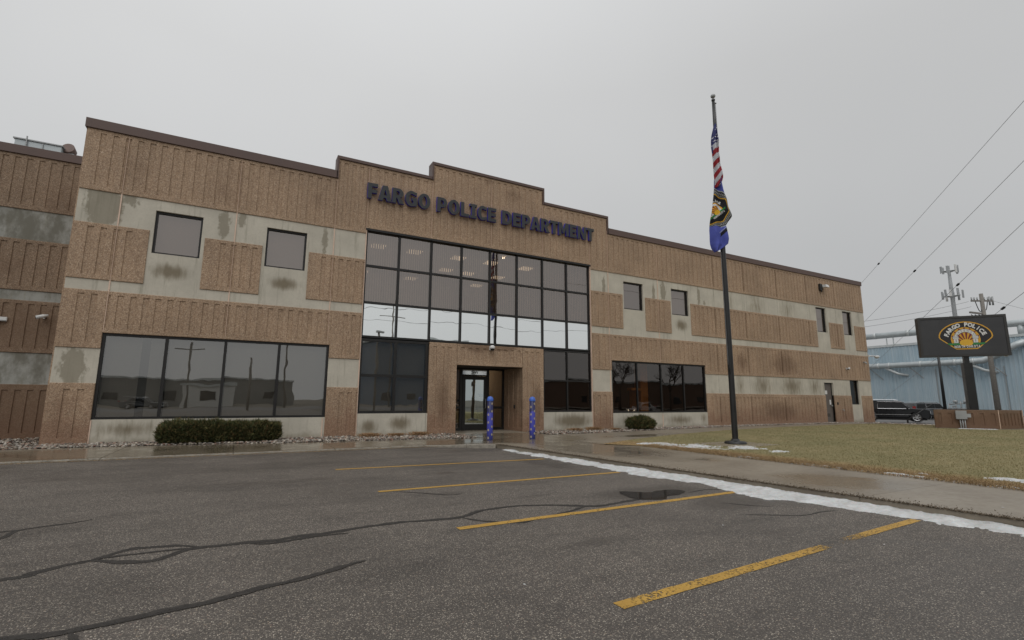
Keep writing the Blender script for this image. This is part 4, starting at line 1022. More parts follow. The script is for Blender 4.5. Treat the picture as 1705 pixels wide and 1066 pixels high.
for ch in text:
    adv = ADV[ch] / tot * (X1 - X0)
    if ch != ' ':
        hgt = .555; wid = adv * (.90 if ch not in 'TA' else .98) / hgt
        v, t = fill2d(block_letter(ch, wid)); x_ = xcur + (adv - wid * hgt) / 2 - 12.5
        t = [q if ((v[q[1]][0] - v[q[0]][0]) * (v[q[2]][1] - v[q[0]][1]) - (v[q[1]][1] - v[q[0]][1]) * (v[q[2]][0] - v[q[0]][0])) > 0 else (q[0], q[2], q[1]) for q in t]
        b = MB(); F = lambda p, y: (x_ + p[0] * hgt, y, p[1] * hgt); n = len(v)
        b.add([F(p, -.13) for p in v], t)
        b.cur = 1; E_ = edges_of(t); b.add([F(p, -.127) for p in v] + [F(p, -.03) for p in v], [(q[0], n + q[0], n + q[1], q[1]) for q in E_])
        b.build("raised_letter", [M_LETF, M_LETB], sign)
    xcur += adv

# ================================================================== cameras and lamps on the walls
def dome_camera(loc, label):
    t = thing("dome_camera", label, "security camera", loc)
    b = MB(); b.box(-.07, -.03, -.07, .07, 0, .07); b.tube([(0, -.02, .03), (0, -.12, .06)], .03, 8); b.build("wall_mount", M_WHITEP, t)
    b = MB(); b.lathe([(.001, .10), (.06, .095), (.095, .05), (.10, 0), (.09, -.03), (.085, -.03)], 20, (-.02, -.17, .0)); b.build("housing", M_WHITEP, t)
    b = MB(); b.lathe([(.085, -.02), (.078, -.06), (.045, -.10), (.001, -.112)], 20, (-.02, -.17, .0)); b.build("dome", M_DKGL, t)
dome_camera((12.46, -.03, 3.10), "round white dome camera on rust-stained panel above the entrance")
def bullet(loc, rz, label, L=.26):
    t = thing("bullet_camera", label, "security camera", loc, rz)
    b = MB(); b.lathe([(.001, 0), (.055, 0), (.055, .02)], 14); b.v = [(x, -z, y) for x, y, z in b.v]; b.tube([(0, -.02, 0), (0, -.08, 0), (.03, -.12, -.02)], .022, 8); b.build("wall_mount", M_WHITEP, t)
    b = MB(); b.tube([(.12, -.14, .03), (-.0, -.16, -.0), (-.14, -.18, -.05)], [.04, .055, .055], 14); b.build("housing", M_WHITEP, t)
    b = MB(); b.tube([(-.141, -.18, -.051), (-.146, -.18, -.052)], .045, 14); b.build("lens", M_DKGL, t)
bullet((-1.05, WY - .03, 3.57), 0, "white bullet camera on the recessed left wing beside the corner")
bullet((36.31, -.03, 3.17), R(0), "white bullet camera above the narrow ground-floor window by the side door")
t = thing("corner_camera", "white camera on a bracket at the far right corner of the building", "security camera", (38.97, -.02, 4.05))
b = MB(); b.box(0, -.05, -.07, .06, .05, .07); b.tube([(.05, 0, .02), (.45, -.15, .0)], .035, 8); b.build("wall_mount", M_WHITEP, t)
b = MB(); b.lathe([(.001, .07), (.10, .06), (.15, .01), (.15, -.03)], 18, (.6, -.2, -.02)); b.build("housing", M_WHITEP, t)
b = MB(); b.lathe([(.13, -.03), (.10, -.10), (.001, -.13)], 18, (.6, -.2, -.02)); b.build("dome", M_WHITEP, t)
t = thing("wall_box", "small square beige junction box on the left wing near the photo's edge", "junction box", (-1.95, WY - .03, 3.43))
b = MB(); b.box(-.10, -.07, -.06, .10, 0, .06); bevel(b.build("cover", M_PAPER, t), .01); b = MB(); b.box(-.085, -.078, -.045, .085, -.071, -.03); b.build("cover_lip", M_GREYM, t)
t = thing("wall_floodlight", "dark wall floodlight high on the right-hand facade", "light fixture", (34.42, -.03, 7.92))
b = MB(); b.box(-.22, -.12, -.16, .02, 0, .24); bevel(b.build("housing", M_FRAME, t), .02)
b = MB(); b.prism([(0, 0), (-.30, -.02), (-.36, -.18), (0, -.16)], lambda a, c: (.02, a - .0, c + .2), lambda a, c: (.32, a, c + .2)); recalc(b.build("reflector", M_WHITEP, t))
b = MB(); b.tube([(-.05, -.08, -.16), (-.05, -.08, -.26)], .035, 8); b.build("photocell", M_FRAME, t)

# ================================================================== rooftop items on the left wing
t = thing("rooftop_duct", "long grey sheet-metal duct on the roof of the left wing", "duct", (-3.2, 5.6, 8.3))
b = MB(); b.box(.02, -.4, .95, 1.25, .5, 1.64); bevel(b.build("duct_body", M_TUBE, t), .02)
b = MB(); b.box(-.02, -.44, 1.64, 1.29, .54, 1.68); b.build("duct_top_flange", M_GREYM, t)
b = MB(); b.box(.32, -.46, .6, .35, -.42, 1.78); b.build("strut", M_GREYM, t)
b = MB(); b.box(.75, -.43, .9, .77, -.405, 1.63); b.build("seam", M_GREYM, t)
b = MB()
for x in (.1, 1.15):
    for y in (-.3, .4): b.box(x - .03, y - .03, 0, x + .03, y + .03, .95)
b.build("support_leg", M_GREYM, t)
t = thing("rooftop_exhaust", "rusty mushroom exhaust vent at the right end of the left wing roof", "vent", (-1.82, 5.6, 8.3))
b = MB(); b.tube([(.05, 0, 0), (.05, 0, 1.35), (0, -.03, 1.62)], [.13, .13, .14], 16); b.build("flue", M_TUBE, t)
b = MB(); b.tube([(.02, .08, 1.66), (-.02, -.18, 1.74)], [.17, .19], 20); b.build("hood", M_RUSTM, t)
b = MB(); b.tube([(-.12, -.05, 1.72), (-.32, -.05, 1.75), (-.32, -.05, 1.52), (-.1, -.05, 1.62)], .012, 6); b.build("stay", M_GREYM, t)

# ================================================================== bollards
bol = thing("bollard", "left of the two blue bollards, in front of the glass entrance door", "bollard", (10.92, -3.17, 0), 0, "blue bollards with gold badges at the entrance")
b = MB(); b.lathe([(.090, 0), (.090, 1.17), (.08, 1.18)], 28); b.build("sleeve", M_BLUE, bol)
b = MB(); b.lathe([(.098, 1.15), (.100, 1.18), (.092, 1.225), (.065, 1.265), (.028, 1.285), (.001, 1.29)], 28); b.build("cap", M_BLUEC, bol)
for i in range(5):
    for s, (ang, dz) in enumerate([(-100, 0), (-175, -.10), (-25, -.1), (60, 0)]):
        z = 1.07 - i * .225 + dz
        if z < .05: continue
        a0 = R(ang - 38 if s == 0 else ang); b = MB(); vs = []
        a0 = R({0: -75, 1: -150, 2: 5, 3: 90}[s])
        for k in range(12):
            q = 2 * math.pi * k / 12; k2 = .85 + .15 * math.cos(6 * q)
            aa = a0 + .034 / .092 * math.cos(q) * k2; vs.append((.092 * math.cos(aa), .092 * math.sin(aa), z + .044 * math.sin(q) * k2))
        vs.append((.0925 * math.cos(a0), .0925 * math.sin(a0), z))
        b.add(vs, [(k, (k + 1) % 12, 12) for k in range(12)]); b.build("gold_badge", M_GOLD, bol)
c = copy_tree(bol); c.location = (12.32, -3.30, 0); c['label'] = "right of the two blue bollards, in front of the ribbed right pier of the entrance"

# ================================================================== flagpole
fp = thing("flagpole", "tall black flagpole with round base collar in snow-patched lawn", "flagpole", (16.45, -7.35, 0))
b = MB(); b.lathe([(.080, .05), (.078, 3), (.069, 6.5), (.052, 9.5), (.044, 10.35), (.001, 10.36)], 24); b.build("pole_shaft", M_BLACK, fp)
b = MB(); b.lathe([(.29, 0), (.29, .05), (.26, .085), (.12, .10), (.105, .14), (.088, .15)], 28); b.build("base_collar", M_BLACK, fp)
b = MB(); b.lathe([(.03, 10.36), (.03, 10.42), (.055, 10.42), (.055, 10.38)], 12); b.tube([(0, 0, 10.30), (.12, 0, 10.33)], .02, 6); b.build("truck", M_BLACK, fp)
b = MB(); b.lathe([(.001, 10.47), (.035, 10.475), (.062, 10.495), (.075, 10.53), (.066, 10.565), (.035, 10.59), (.001, 10.597)], 20); b.tube([(0, 0, 10.36), (0, 0, 10.48)], .012, 6); b.build("finial_ball", M_GREYM, fp)
b = MB(); b.tube([(-.09, -.03, 2.0), (-.09, -.03, 2.28)], .018, 6); b.tube([(-.05, -.03, 2.14), (-.10, -.03, 2.14)], .02, 6); b.tube([(-.10, -.05, 1.96), (-.12, -.05, 2.1), (-.10, -.05, 2.26)], .025, 6); b.build("cleat", M_BLACK, fp)
b = MB(); b.tube([(.095, 0, 10.3), (.10, 0, 8.7), (.10, -.0, 5.6)], .007, 5); b.tube([(-.09, 0, 2.2), (-.10, 0, 5.5)], .006, 5); b.build("halyard", M_WIRE, fp)
b = MB(); b.box(15.6, -8.1, .0, 17.3, -6.7, .016); fpad = b.build("flagpole_pad", M_WALK, kind='structure')

# ---- emblem as ordered coloured triangles (x -1..1)
GOLD, BLK, WHT, GRN, DRED, SUNC = (.60, .32, .03), (.012, .012, .014), (.62, .62, .60), (.03, .20, .055), (.16, .012, .02), (.66, .38, .03)
def fan(pts, c=None):
    c = c or (sum(p[0] for p in pts) / len(pts), sum(p[1] for p in pts) / len(pts)); n = len(pts)
    return [(c, pts[i], pts[(i + 1) % n]) for i in range(n)]
def arc(cx_, cy_, r0, r1, a0, a1, n=24):
    T = []
    for i in range(n):
        p, q = R(a0 + (a1 - a0) * i / n), R(a0 + (a1 - a0) * (i + 1) / n)
        A, B_, C_, D_ = [(cx_ + r_ * math.cos(a), cy_ + r_ * math.sin(a)) for r_, a in ((r0, p), (r1, p), (r1, q), (r0, q))]
        T += [(A, B_, C_), (A, C_, D_)]
    return T
def rect(x0, y0, x1, y1): return [((x0, y0), (x1, y0), (x1, y1)), ((x0, y0), (x1, y1), (x0, y1))]
class Runs(list): pass
def textline(s_, cx_, y0, h, width, off=.03):
    g = [(None, None, .45) if c == ' ' else glyph(c, off) for c in s_]; tot_ = sum(q[2] + .16 for q in g); k = width / tot_; x = cx_ - width / 2; T = Runs(); T.cuts = [0]
    for v, t, w in g:
        if v is not None:
            for q in t: T.append(tuple((x + v[i][0] * k, y0 + v[i][1] * h) for i in q))
            T.cuts.append(len(T))
        x += (w + .16) * k
    return T
def textarc(s_, cx_, cy_, r_, a0, a1, h, wk=.75, off=.03):
    T = Runs(); T.cuts = [0]; n = len(s_)
    for i, ch in enumerate(s_):
        if ch == ' ': continue
        v, t, w = glyph(ch, off); a = R(a0 + (a1 - a0) * i / (n - 1)); ux, uy = math.sin(a), -math.cos(a); rx, ry = math.cos(a), math.sin(a)
        W_ = h * wk * min(1.15, max(.45, w)) / .8 if ch != 'I' else h * .22
        for q in t: T.append(tuple((cx_ + rx * (r_ + (v[j][1] - .5) * h) + ux * (v[j][0] / w - .5) * W_, cy_ + ry * (r_ + (v[j][1] - .5) * h) + uy * (v[j][0] / w - .5) * W_) for j in q))
        T.cuts.append(len(T))
    return T
def outline(k):
    P = []
    up = [(-1, -.03), (-.985, .08), (-.93, .20), (-.83, .32), (-.68, .44), (-.48, .545), (-.25, .61), (0, .635)]
    P = up + [(-x, y) for x, y in reversed(up[:-1])] + [(.97, -.12), (.88, -.20), (.44, -.575), (.38, -.61), (-.38, -.61), (-.44, -.575), (-.88, -.20), (-.97, -.12)]
    return [(x * (1 - k), y * (1 - k * 1.45)) for x, y in P]
EMB = [("emblem_border", GOLD, fan(outline(0), (0, 0))), ("emblem_ground", BLK, fan(outline(.05), (0, 0))),
       ("emblem_ring", GOLD, arc(-.01, -.17, 0, .545, -18, 198)), ]
stars = []
for a in (18, 42, 66, 90, 114, 138, 162):
    x, y = -.01 + .495 * math.cos(R(a)), -.17 + .495 * math.sin(R(a)); stars += fan([(x + (.052 if k % 2 == 0 else .026) * math.cos(R(a + k * 45)), y + (.052 if k % 2 == 0 else .026) * math.sin(R(a + k * 45))) for k in range(8)])
EMB.append(("emblem_star", DRED, stars))
EMB.append(("emblem_arch", WHT, arc(-.01, -.13, .29, .42, 0, 180)))
EMB.append(("emblem_arch_rim", BLK, arc(-.01, -.13, .275, .292, 0, 180) + arc(-.01, -.13, .42, .432, 0, 180)))
EMB.append(("emblem_arch_lettering", (.16, .16, .17), textarc("GATEWAY", -.01, -.13, .355, 150, 30, .085, .8, .0)))
rays = []
for a in range(12, 180, 24):
    rays += [((0, -.31), (.42 * math.cos(R(a - 5.5)), -.31 + .42 * math.sin(R(a - 5.5)) * 1.05), (.42 * math.cos(R(a + 5.5)), -.31 + .42 * math.sin(R(a + 5.5)) * 1.05))]
EMB.append(("emblem_ray", DRED, rays))
EMB.append(("emblem_grass", GRN, [((-.72, -.33), (.72, -.33), (.62, -.415)), ((-.72, -.33), (.62, -.415), (-.62, -.415))]))
EMB.append(("emblem_sun", SUNC, [(c_, (p[0], p[1] * .62 - .12), (q[0], q[1] * .62 - .12)) for c_, p, q in [((0, -.32), p, q) for _, p, q in fan([(.25 * math.cos(R(k * 15)), -.32 + .25 * math.sin(R(k * 15))) for k in range(24)])]]))
EMB.append(("emblem_column", WHT, rect(-.45, -.32, -.285, -.13) + rect(.265, -.32, .43, -.13)))
EMB.append(("emblem_capital_outline", BLK, rect(-.49, -.145, -.255, -.02) + rect(.235, -.145, .47, -.02)))  # black print around and between the capital bars
EMB.append(("emblem_capital", WHT, rect(-.48, -.135, -.265, -.09) + rect(-.48, -.075, -.265, -.03) + rect(.245, -.135, .46, -.09) + rect(.245, -.075, .46, -.03)))
EMB.append(("emblem_column_carving", (.35, .35, .35), rect(-.39, -.28, -.34, -.17) + rect(.32, -.28, .37, -.17)))
EMB.append(("emblem_city_lettering", WHT, textarc("FARGO POLICE", 0, -.27, .765, 156, 26, .185, .78, .06)))
EMB.append(("emblem_state_lettering", WHT, textline("NORTH DAKOTA", .02, -.545, .115, .96, .05)))
EMATS = {}
def emat(c):
    if c not in EMATS: EMATS[c] = simple("emblem_ink_%d" % len(EMATS), c, .5, var=.04)
    return EMATS[c]
def raster(T, X, Y):
    T = np.array(T, float); m = np.zeros(X.shape, bool)
    for t in T:
        (x0, y0), (x1, y1), (x2, y2) = t
        bb = (X >= min(x0, x1, x2)) & (X <= max(x0, x1, x2)) & (Y >= min(y0, y1, y2)) & (Y <= max(y0, y1, y2)) & ~m
        ii = np.nonzero(bb)[0]
        if not len(ii): continue
        x, y = X[ii], Y[ii]
        d0 = (x1 - x0) * (y - y0) - (y1 - y0) * (x - x0); d1 = (x2 - x1) * (y - y1) - (y2 - y1) * (x - x1); d2 = (x0 - x2) * (y - y2) - (y0 - y2) * (x - x2)
        m[ii[((d0 >= 0) & (d1 >= 0) & (d2 >= 0)) | ((d0 <= 0) & (d1 <= 0) & (d2 <= 0))]] = True
    return m

# ---- flags: cloth hanging in still air, printed by a colour attribute
def flag(name, rows, colour, label, yoff, folds, seed, hgt):
    t = link(name, None, label=label, category="flag"); t.location = (16.45, -7.35, rows[0][0])
    nz, nx = 200, 90
    zs = np.linspace(rows[0][0], rows[-1][0], nz); rt = np.array(rows)[::-1]
    Lx = np.interp(zs, rt[:, 0], rt[:, 1]); Rx = np.interp(zs, rt[:, 0], rt[:, 2])
    h = Vector((.8784, -.4778)).normalized(); nn = Vector((-.4778, -.8784)).normalized()
    V = []; SX = []; SZ = []
    for i, z in enumerate(zs):
        for j in range(nx):
            s = j / (nx - 1); x = Lx[i] + (Rx[i] - Lx[i]) * s
            wv = .045 * math.sin(s * folds * 6.28 + (z + seed) * 1.3) * (.35 + .65 * min(1, i / 30)) + .06 * mnoise.noise(Vector((x * 6, z * 2.6, seed))) + .02 * math.sin((z * 3.1 + x * 7) + seed)
            d = yoff + .09 * math.sin(math.pi * s) + wv
            V.append((h.x * x + nn.x * d, h.y * x + nn.y * d, z - rows[0][0])); SX.append(x); SZ.append(z)
    F = [(i * nx + j, i * nx + j + 1, (i + 1) * nx + j + 1, (i + 1) * nx + j) for i in range(nz - 1) for j in range(nx - 1)]
    me = bpy.data.meshes.new(name); me.from_pydata(V, [], F); me.polygons.foreach_set('use_smooth', [True] * len(F))
    C_ = colour(np.array(SX), np.array(SZ)); C_ = np.concatenate([C_, np.ones((len(C_), 1))], 1)
    at = me.color_attributes.new("Col", 'FLOAT_COLOR', 'POINT'); at.data.foreach_set('color', C_.reshape(-1).astype(np.float32))
    m = NT(name + "_cloth"); a = m.n("Attribute"); a.attribute_name = "Col"; m.set(color=a.outputs['Color'], rough=.75, spec=.2); me.materials.append(m.m)
    o = link("flag_cloth", me, t)
    so = o.modifiers.new("solid", 'SOLIDIFY'); so.thickness = .004
    b = MB(); b.tube([(-.02, -.03, -.02), (.06, -.0, .04)], .012, 6); b.build("snap_hook", M_GREYM, t)
    return t
BLU, USR, USW = (.045, .05, .15), (.27, .022, .03), (.50, .51, .54)
def us_col(x, z):
    v = -(z - 9.491) ; u = x
    C_ = np.tile(np.array(USW), (len(x), 1))
    # stripes rise to the right; steeper lower down
    sl = .55 + .9 * np.clip((v - .6) / 1.1, 0, 1)
    ph = (v - .62 + (u + .1) * sl) / .175
    red = (np.floor(ph) % 2 == 1) & (ph > 0)
    C_[red] = USR
    canton = (v < .62 - (u + .1) * .75) | ((u < -.165) & (v < .95))
    C_[canton] = BLU
    for (sx, sz) in [(-.06, 9.15), (-.10, 9.04), (-.035, 8.96), (-.13, 8.92), (-.07, 8.86), (-.08, 9.27), (-.16, 9.05), (-.055, 9.36), (-.02, 9.06), (-.19, 8.80)]:
        d = np.hypot(x - sx, z - sz); a = np.arctan2(z - sz, x - sx); C_[canton & (d < .020 + .008 * np.cos(5 * a - 1.57))] = (.6, .6, .62)
    return C_
us_rows = [(9.491, -.08, -.046), (9.371, -.118, -.022), (9.133, -.177, -.003), (8.935, -.207, .022), (8.738, -.219, .028), (8.542, -.212, .015), (8.347, -.218, .023), (8.152, -.226, .038), (7.958, -.222, .053), (7.766, -.205, .055), (7.612, -.185, .02), (7.45, -.18, -.12)]
flag("national_flag", us_rows, us_col, "limp red, white and blue striped flag with stars, upper of the two on the pole", .13, 2.0, 3, 1)
BB = (.080, .10, .38)
def bl_col(x, z):
    C_ = np.tile(np.array(BB), (len(x), 1)); 
    C_[z > 7.5] = (.09, .11, .34)
    # the seal is printed larger than what shows; it hangs tilted
    a = R(38); cx_, cz_ = -.27, 6.80; k = .56
    u = ((x - cx_) * math.cos(a) + (z - cz_) * math.sin(a)) / k; w = (-(x - cx_) * math.sin(a) + (z - cz_) * math.cos(a)) / k
    r8 = np.maximum.reduce([np.abs(u * math.cos(q) + w * math.sin(q)) for q in [R(22.5 + 45 * i) for i in range(4)]])
    C_[r8 < 1.08] = (.40, .42, .42); C_[r8 < 1.04] = (.045, .045, .05)
    txt = (r8 > .90) & (r8 < .97) & (np.sin(np.arctan2(w, u) * 70) > .1); C_[txt] = (.40, .40, .38)
    C_[(r8 < .86) & (r8 > .84)] = (.35, .36, .34)
    C_[(r8 < .80)] = (.58, .33, .04); C_[(r8 < .755)] = BLK
    ue, we = u / .78, w / .78 * .9 + .02
    for nm, cc, T in EMB[2:]: C_[(r8 < .755) & raster(T, ue, we)] = cc
    # fold back below the seal: a sliver of the black surround again on plain blue
    low = (z < 6.24 + (x + .05) * -.1); C_[low] = BB
    sl = (np.abs((z - 6.10) - (x - 0.02) * .9) < .06) & (x > -.10) & (z < 6.28); C_[sl] = BLK
    sl2 = (np.abs((z - 6.185) - (x - 0.02) * .9) < .008) & (x > -.12) & (z < 6.3); C_[sl2] = (.4, .42, .45)
    return C_
bl_rows = [(7.98, -.10, .0), (7.85, -.15, .05), (7.708, -.176, .061), (7.421, -.197, .11), (7.192, -.228, .159), (6.907, -.281, .222), (6.662, -.328, .301), (6.587, -.339, .30), (6.437, -.354, .183), (6.306, -.365, .094), (6.157, -.379, .111), (5.879, -.386, .126), (5.731, -.377, .102), (5.621, -.339, -.029), (5.493, -.25, -.232)]
flag("police_flag", bl_rows, bl_col, "limp blue flag with black and gold seal, lower of the two on the pole", .07, 1.4, 8, 1)

# ================================================================== shrubs and dry tufts
def juniper(name, label, cx_, cy_, sx, sy, sz, n, seed, stems):
    t = thing(name, label, "shrub", (cx_, cy_, 0)); r_ = np.random.RandomState(seed)
    b = MB()
    for i in range(stems):
        x = (r_.rand() - .5) * sx * 1.7; b.tube([(x, (r_.rand() - .5) * .1, 0), (x + r_.uniform(-.1, .1), r_.uniform(-.1, .1), sz * .6)], [.018, .008], 5)
    b.build("stem", M_BARK, t)
    V = []; C_ = []
    cnt = 0
    while cnt < n:
        # superellipse body, denser near the surface
        u = r_.uniform(-1, 1, 3); q = abs(u[0]) ** 6 + abs(u[1]) ** 3.2 + abs((u[2])) ** 5.0 if sx > 1 else abs(u[0]) ** 3 + abs(u[1]) ** 2.6 + abs((u[2])) ** 2.6
        if q > 1 or q < .25 * r_.rand() + .12: continue
        p = np.array([u[0] * sx, u[1] * sy, (u[2] * .5 + .5) * sz])
        lump = 1 + .22 * mnoise.noise(Vector((p[0] * 2.4, p[1] * 3, seed))) + .14 * mnoise.noise(Vector((p[0] * 8, p[1] * 8, seed))) ; p[2] *= lump
        outw = np.array([u[0] * .35 / max(sx, .4), u[1] * 1.0, .55 + .4 * u[2]]); outw /= np.linalg.norm(outw)
        d = outw + r_.normal(0, .45, 3); d /= np.linalg.norm(d); L_ = r_.uniform(.05, .115); w_ = r_.uniform(.006, .013)
        s_ = np.cross(d, r_.normal(0, 1, 3)); s_ /= np.linalg.norm(s_)
        cc = np.array([(.080, .078, .030), (.052, .062, .026), (.12, .098, .040), (.036, .042, .018), (.14, .095, .045)][r_.choice(5, p=[.3, .3, .16, .16, .08])]) * r_.uniform(.85, 1.6)
        for k in range(3):
            dd = d + r_.normal(0, .3, 3); dd /= np.linalg.norm(dd); o = p + d * L_ * .25 * k
            V += [o - s_ * w_, o + s_ * w_, o + dd * L_]; C_ += [cc * .85, cc * .85, cc * 1.25]
        cnt += 1
    m = len(V) // 3; me = bpy.data.meshes.new(name); me.from_pydata([tuple(v) for v in V], [], [(3 * i, 3 * i + 1, 3 * i + 2) for i in range(m)])
    C_ = np.concatenate([np.array(C_), np.ones((len(C_), 1))], 1); at = me.color_attributes.new("Col", 'FLOAT_COLOR', 'POINT'); at.data.foreach_set('color', C_.reshape(-1).astype(np.float32))
    me.materials.append(M_JUN); link("foliage", me, t)
juniper("juniper_hedge", "long low clipped dark juniper hedge under the four-pane left window", 3.93, -.80, 1.46, .38, .52, 19000, 1, 14)
juniper("juniper_shrub", "single small rounded juniper shrub under the right-hand ground-floor window", 19.02, -.86, .62, .42, .50, 5200, 2, 5)
def tuft(x, y, label, s=1.0, seed=0):
    t = thing("dry_grass_tuft", label, "ornamental grass", (x, y, 0), 0, "dry ornamental grass tufts"); r_ = random.Random(seed); b = MB()
    for i in range(650):
        a = r_.uniform(0, 6.28); L_ = r_.uniform(.10, .24) * s; lean = r_.uniform(.4, 1.6); x0, y0 = r_.gauss(0, .14) * s, r_.gauss(0, .10) * s; w_ = .004
        p1 = (x0 + math.cos(a) * L_ * lean * .5, y0 + math.sin(a) * L_ * lean * .5, L_ * .55); p2 = (x0 + math.cos(a) * L_ * lean, y0 + math.sin(a) * L_ * lean, L_ * r_.uniform(.3, .7))
        b.add([(x0 - w_, y0, 0), (x0 + w_, y0, 0), (p1[0] + w_, p1[1], p1[2]), (p1[0] - w_, p1[1], p1[2]), p2], [(0, 1, 2, 3), (3, 2, 4)])
    b.build("dry_blades", M_DRY, t)
tuft(7.98, -.55, "brown dry grass tuft, leftmost of three left of the entrance", 1.0, 1); tuft(8.85, -.55, "small pale dry grass tuft, middle of three left of the entrance", .8, 2)
tuft(9.62, -.5, "brown dry grass tuft, nearest the entrance's left pier", 1.0, 3)
tuft(15.9, -.55, "dry grass tuft right of the entrance, nearer the bollards", .9, 4); tuft(16.85, -.5, "larger dry grass tuft at the right end of the low stained wall", 1.1, 5); tuft(17.75, -.7, "small brown grass tuft beside the juniper shrub's left side", .7, 6)

# ================================================================== message sign on planter
PQ = [Vector(p) for p in ((32.62, -5.58, 0), (33.77, -7.47, 0), (35.36, -7.78, 0), (35.5, -5.0, 0))]
pl = thing("planter_base", "low ribbed brown aggregate planter box around the sign post", "planter", tuple(PQ[0]), 0)
hz = .85
for i, (nm, n) in enumerate((("front_panel", 6), ("side_panel", 7), ("back_panel", 8), ("side_panel", 7))):
    a, c_ = PQ[i], PQ[(i + 1) % 4]; d = (c_ - a); L_ = d.length; d.normalize(); nn_ = Vector((d.y, -d.x, 0)); p = L_ / n; nn_ = nn_ if nn_.dot(a + c_ - PQ[0] - PQ[2]) > 0 else -nn_
    b = MB(); ribpanel(b, a - PQ[0] - nn_ * .03, d, nn_, L_, .03, hz, [(p * (k + .3), p * (k + .68)) for k in range(n)], .17, hz - .15, .09); recalc(b.build(nm, M_AGGP, pl))
    if i < 3:
        b = MB(); c0 = c_ - PQ[0]; b.tube([tuple(c0 + Vector((0, 0, .03))), tuple(c0 + Vector((0, 0, hz)))], .013, 6); b.build("corner_sealant", M_SEAL, pl)
cen_ = sum(PQ, Vector()) / 4
b = MB(); b.prism([tuple((p - PQ[0] + (cen_ - p).normalized() * .08)[:2]) for p in PQ], lambda x, y: (x, y, .3), lambda x, y: (x, y, hz - .12)); recalc(b.build("planter_soil", M_SOIL, pl))
b = MB(); b.prism([tuple((p - PQ[0] + (cen_ - p).normalized() * -.02)[:2]) for p in PQ], lambda x, y: (x, y, -.3), lambda x, y: (x, y, .03)); recalc(b.build("footing", M_KERB, pl))
A = (PQ[1] - PQ[0]).normalized(); B2 = Vector((-A.y, A.x, 0))
def obx(b, a0, a1, c0, c1, z0, z1):
    b.prism([(a0, c0), (a1, c0), (a1, c1), (a0, c1)], lambda a, c_: tuple(A * a + B2 * c_ + Vector((0, 0, z0))), lambda a, c_: tuple(A * a + B2 * c_ + Vector((0, 0, z1))))
eb = thing("electrical_box", "grey electrical box on three conduits fixed to the planter front", "electrical box", tuple(PQ[0] + A * .93 - B2 * .06))
b = MB(); obx(b, -.20, .18, -.12, 0, .44, .82); recalc(b.build("cabinet", M_GREYM, eb))
b = MB(); obx(b, .18, .32, -.10, -.03, .52, .68); recalc(b.build("side_fitting", M_GREYM, eb))
for dx in (-.06, .02, .10):
    b = MB(); p0 = A * dx - B2 * .05; b.tube([tuple(p0 + Vector((0, 0, -.05))), tuple(p0 + Vector((0, 0, .45)))], .024, 8); b.build("conduit", M_GREYM, eb)

ms = thing("message_sign", "large dark rectangular display sign with police emblem on a square black post", "sign", (35.15, -6.55, 0))
Cc = Vector((34.62, -6.40, 0)) - Vector((35.15, -6.55, 0))
SA = Vector((35.70 - 33.60, -7.72 - (-4.98), 0)).normalized(); SB = Vector((-SA.y, SA.x, 0)); SW, SD = 3.36, .42; z0s, z1s = 3.36, 5.31
C0 = Vector(((33.60 + 35.62) / 2 - 35.15, (-5.0 - 7.66) / 2 + 6.55, 0))
def sbox(b, a0, a1, c0, c1, z0, z1):
    b.prism([(a0, c0), (a1, c0), (a1, c1), (a0, c1)], lambda a, c_: tuple(C0 + SA * a + SB * c_ + Vector((0, 0, z0))), lambda a, c_: tuple(C0 + SA * a + SB * c_ + Vector((0, 0, z1))))
M_CAB = simple("charcoal_sign_cabinet", (.030, .029, .028), .5, var=.12, nscale=2)
mled = NT("led_screen_face"); s_ = mled.n("TexBrick"); mled.L(mled.pos(), s_.inputs['Vector']); mled.set(color=mled.mix(mled.rng(mled.noise(1.2, 3), .3, .7), (.030, .031, .034), (.042, .043, .047)), rough=.55); mled.bump(mled.voro(40).outputs['Distance'], .2, .004)
b = MB(); sbox(b, -SW / 2, SW / 2, .04, SD, z0s, z1s); bevel(recalc(b.build("cabinet", M_CAB, ms)), .01)
b = MB()
fwid = .10
sbox(b, -SW / 2, SW / 2, 0, .04, z0s, z0s + fwid); sbox(b, -SW / 2, SW / 2, 0, .04, z1s - fwid, z1s); sbox(b, -SW / 2, -SW / 2 + fwid, .0, .04, z0s + fwid, z1s - fwid); sbox(b, SW / 2 - fwid, SW / 2, 0, .04, z0s + fwid, z1s - fwid); recalc(b.build("bezel", M_CAB, ms))
b = MB(); sbox(b, -SW / 2 + fwid, SW / 2 - fwid, .020, .039, z0s + fwid, z1s - fwid); recalc(b.build("screen", mled.m, ms))
b = MB(); sbox(b, -.35, .0, .1, .3, z1s, z1s + .03); recalc(b.build("lifting_lug", M_GREYM, ms))
b = MB(); sbox(b, SW / 2 - .12, SW / 2 + .02, .38, .46, z0s - .02, z0s + .10); recalc(b.build("rear_bracket", M_WHITEP, ms))
ec = (.10, (z0s + z1s) / 2 + .02); ek = 1.02
for i, (nm, cc, T) in enumerate(EMB):
    cuts = getattr(T, 'cuts', [0, len(T)])
    for k0, k1 in zip(cuts, cuts[1:]):
        b = MB(); vs = []; fs = []
        for tr in T[k0:k1]:
            o = len(vs)
            for (x, y) in tr: vs.append(tuple(C0 + SA * (ec[0] + x * ek) + SB * (.018 - .0015 * i) + Vector((0, 0, ec[1] + y * ek * 1.06))))
            fs.append((o, o + 1, o + 2))
        b.add(vs, fs); b.build("emblem_letter" if len(cuts) > 2 else nm, emat(cc), ms)
pc = C0 + SB * .22 + SA * .06
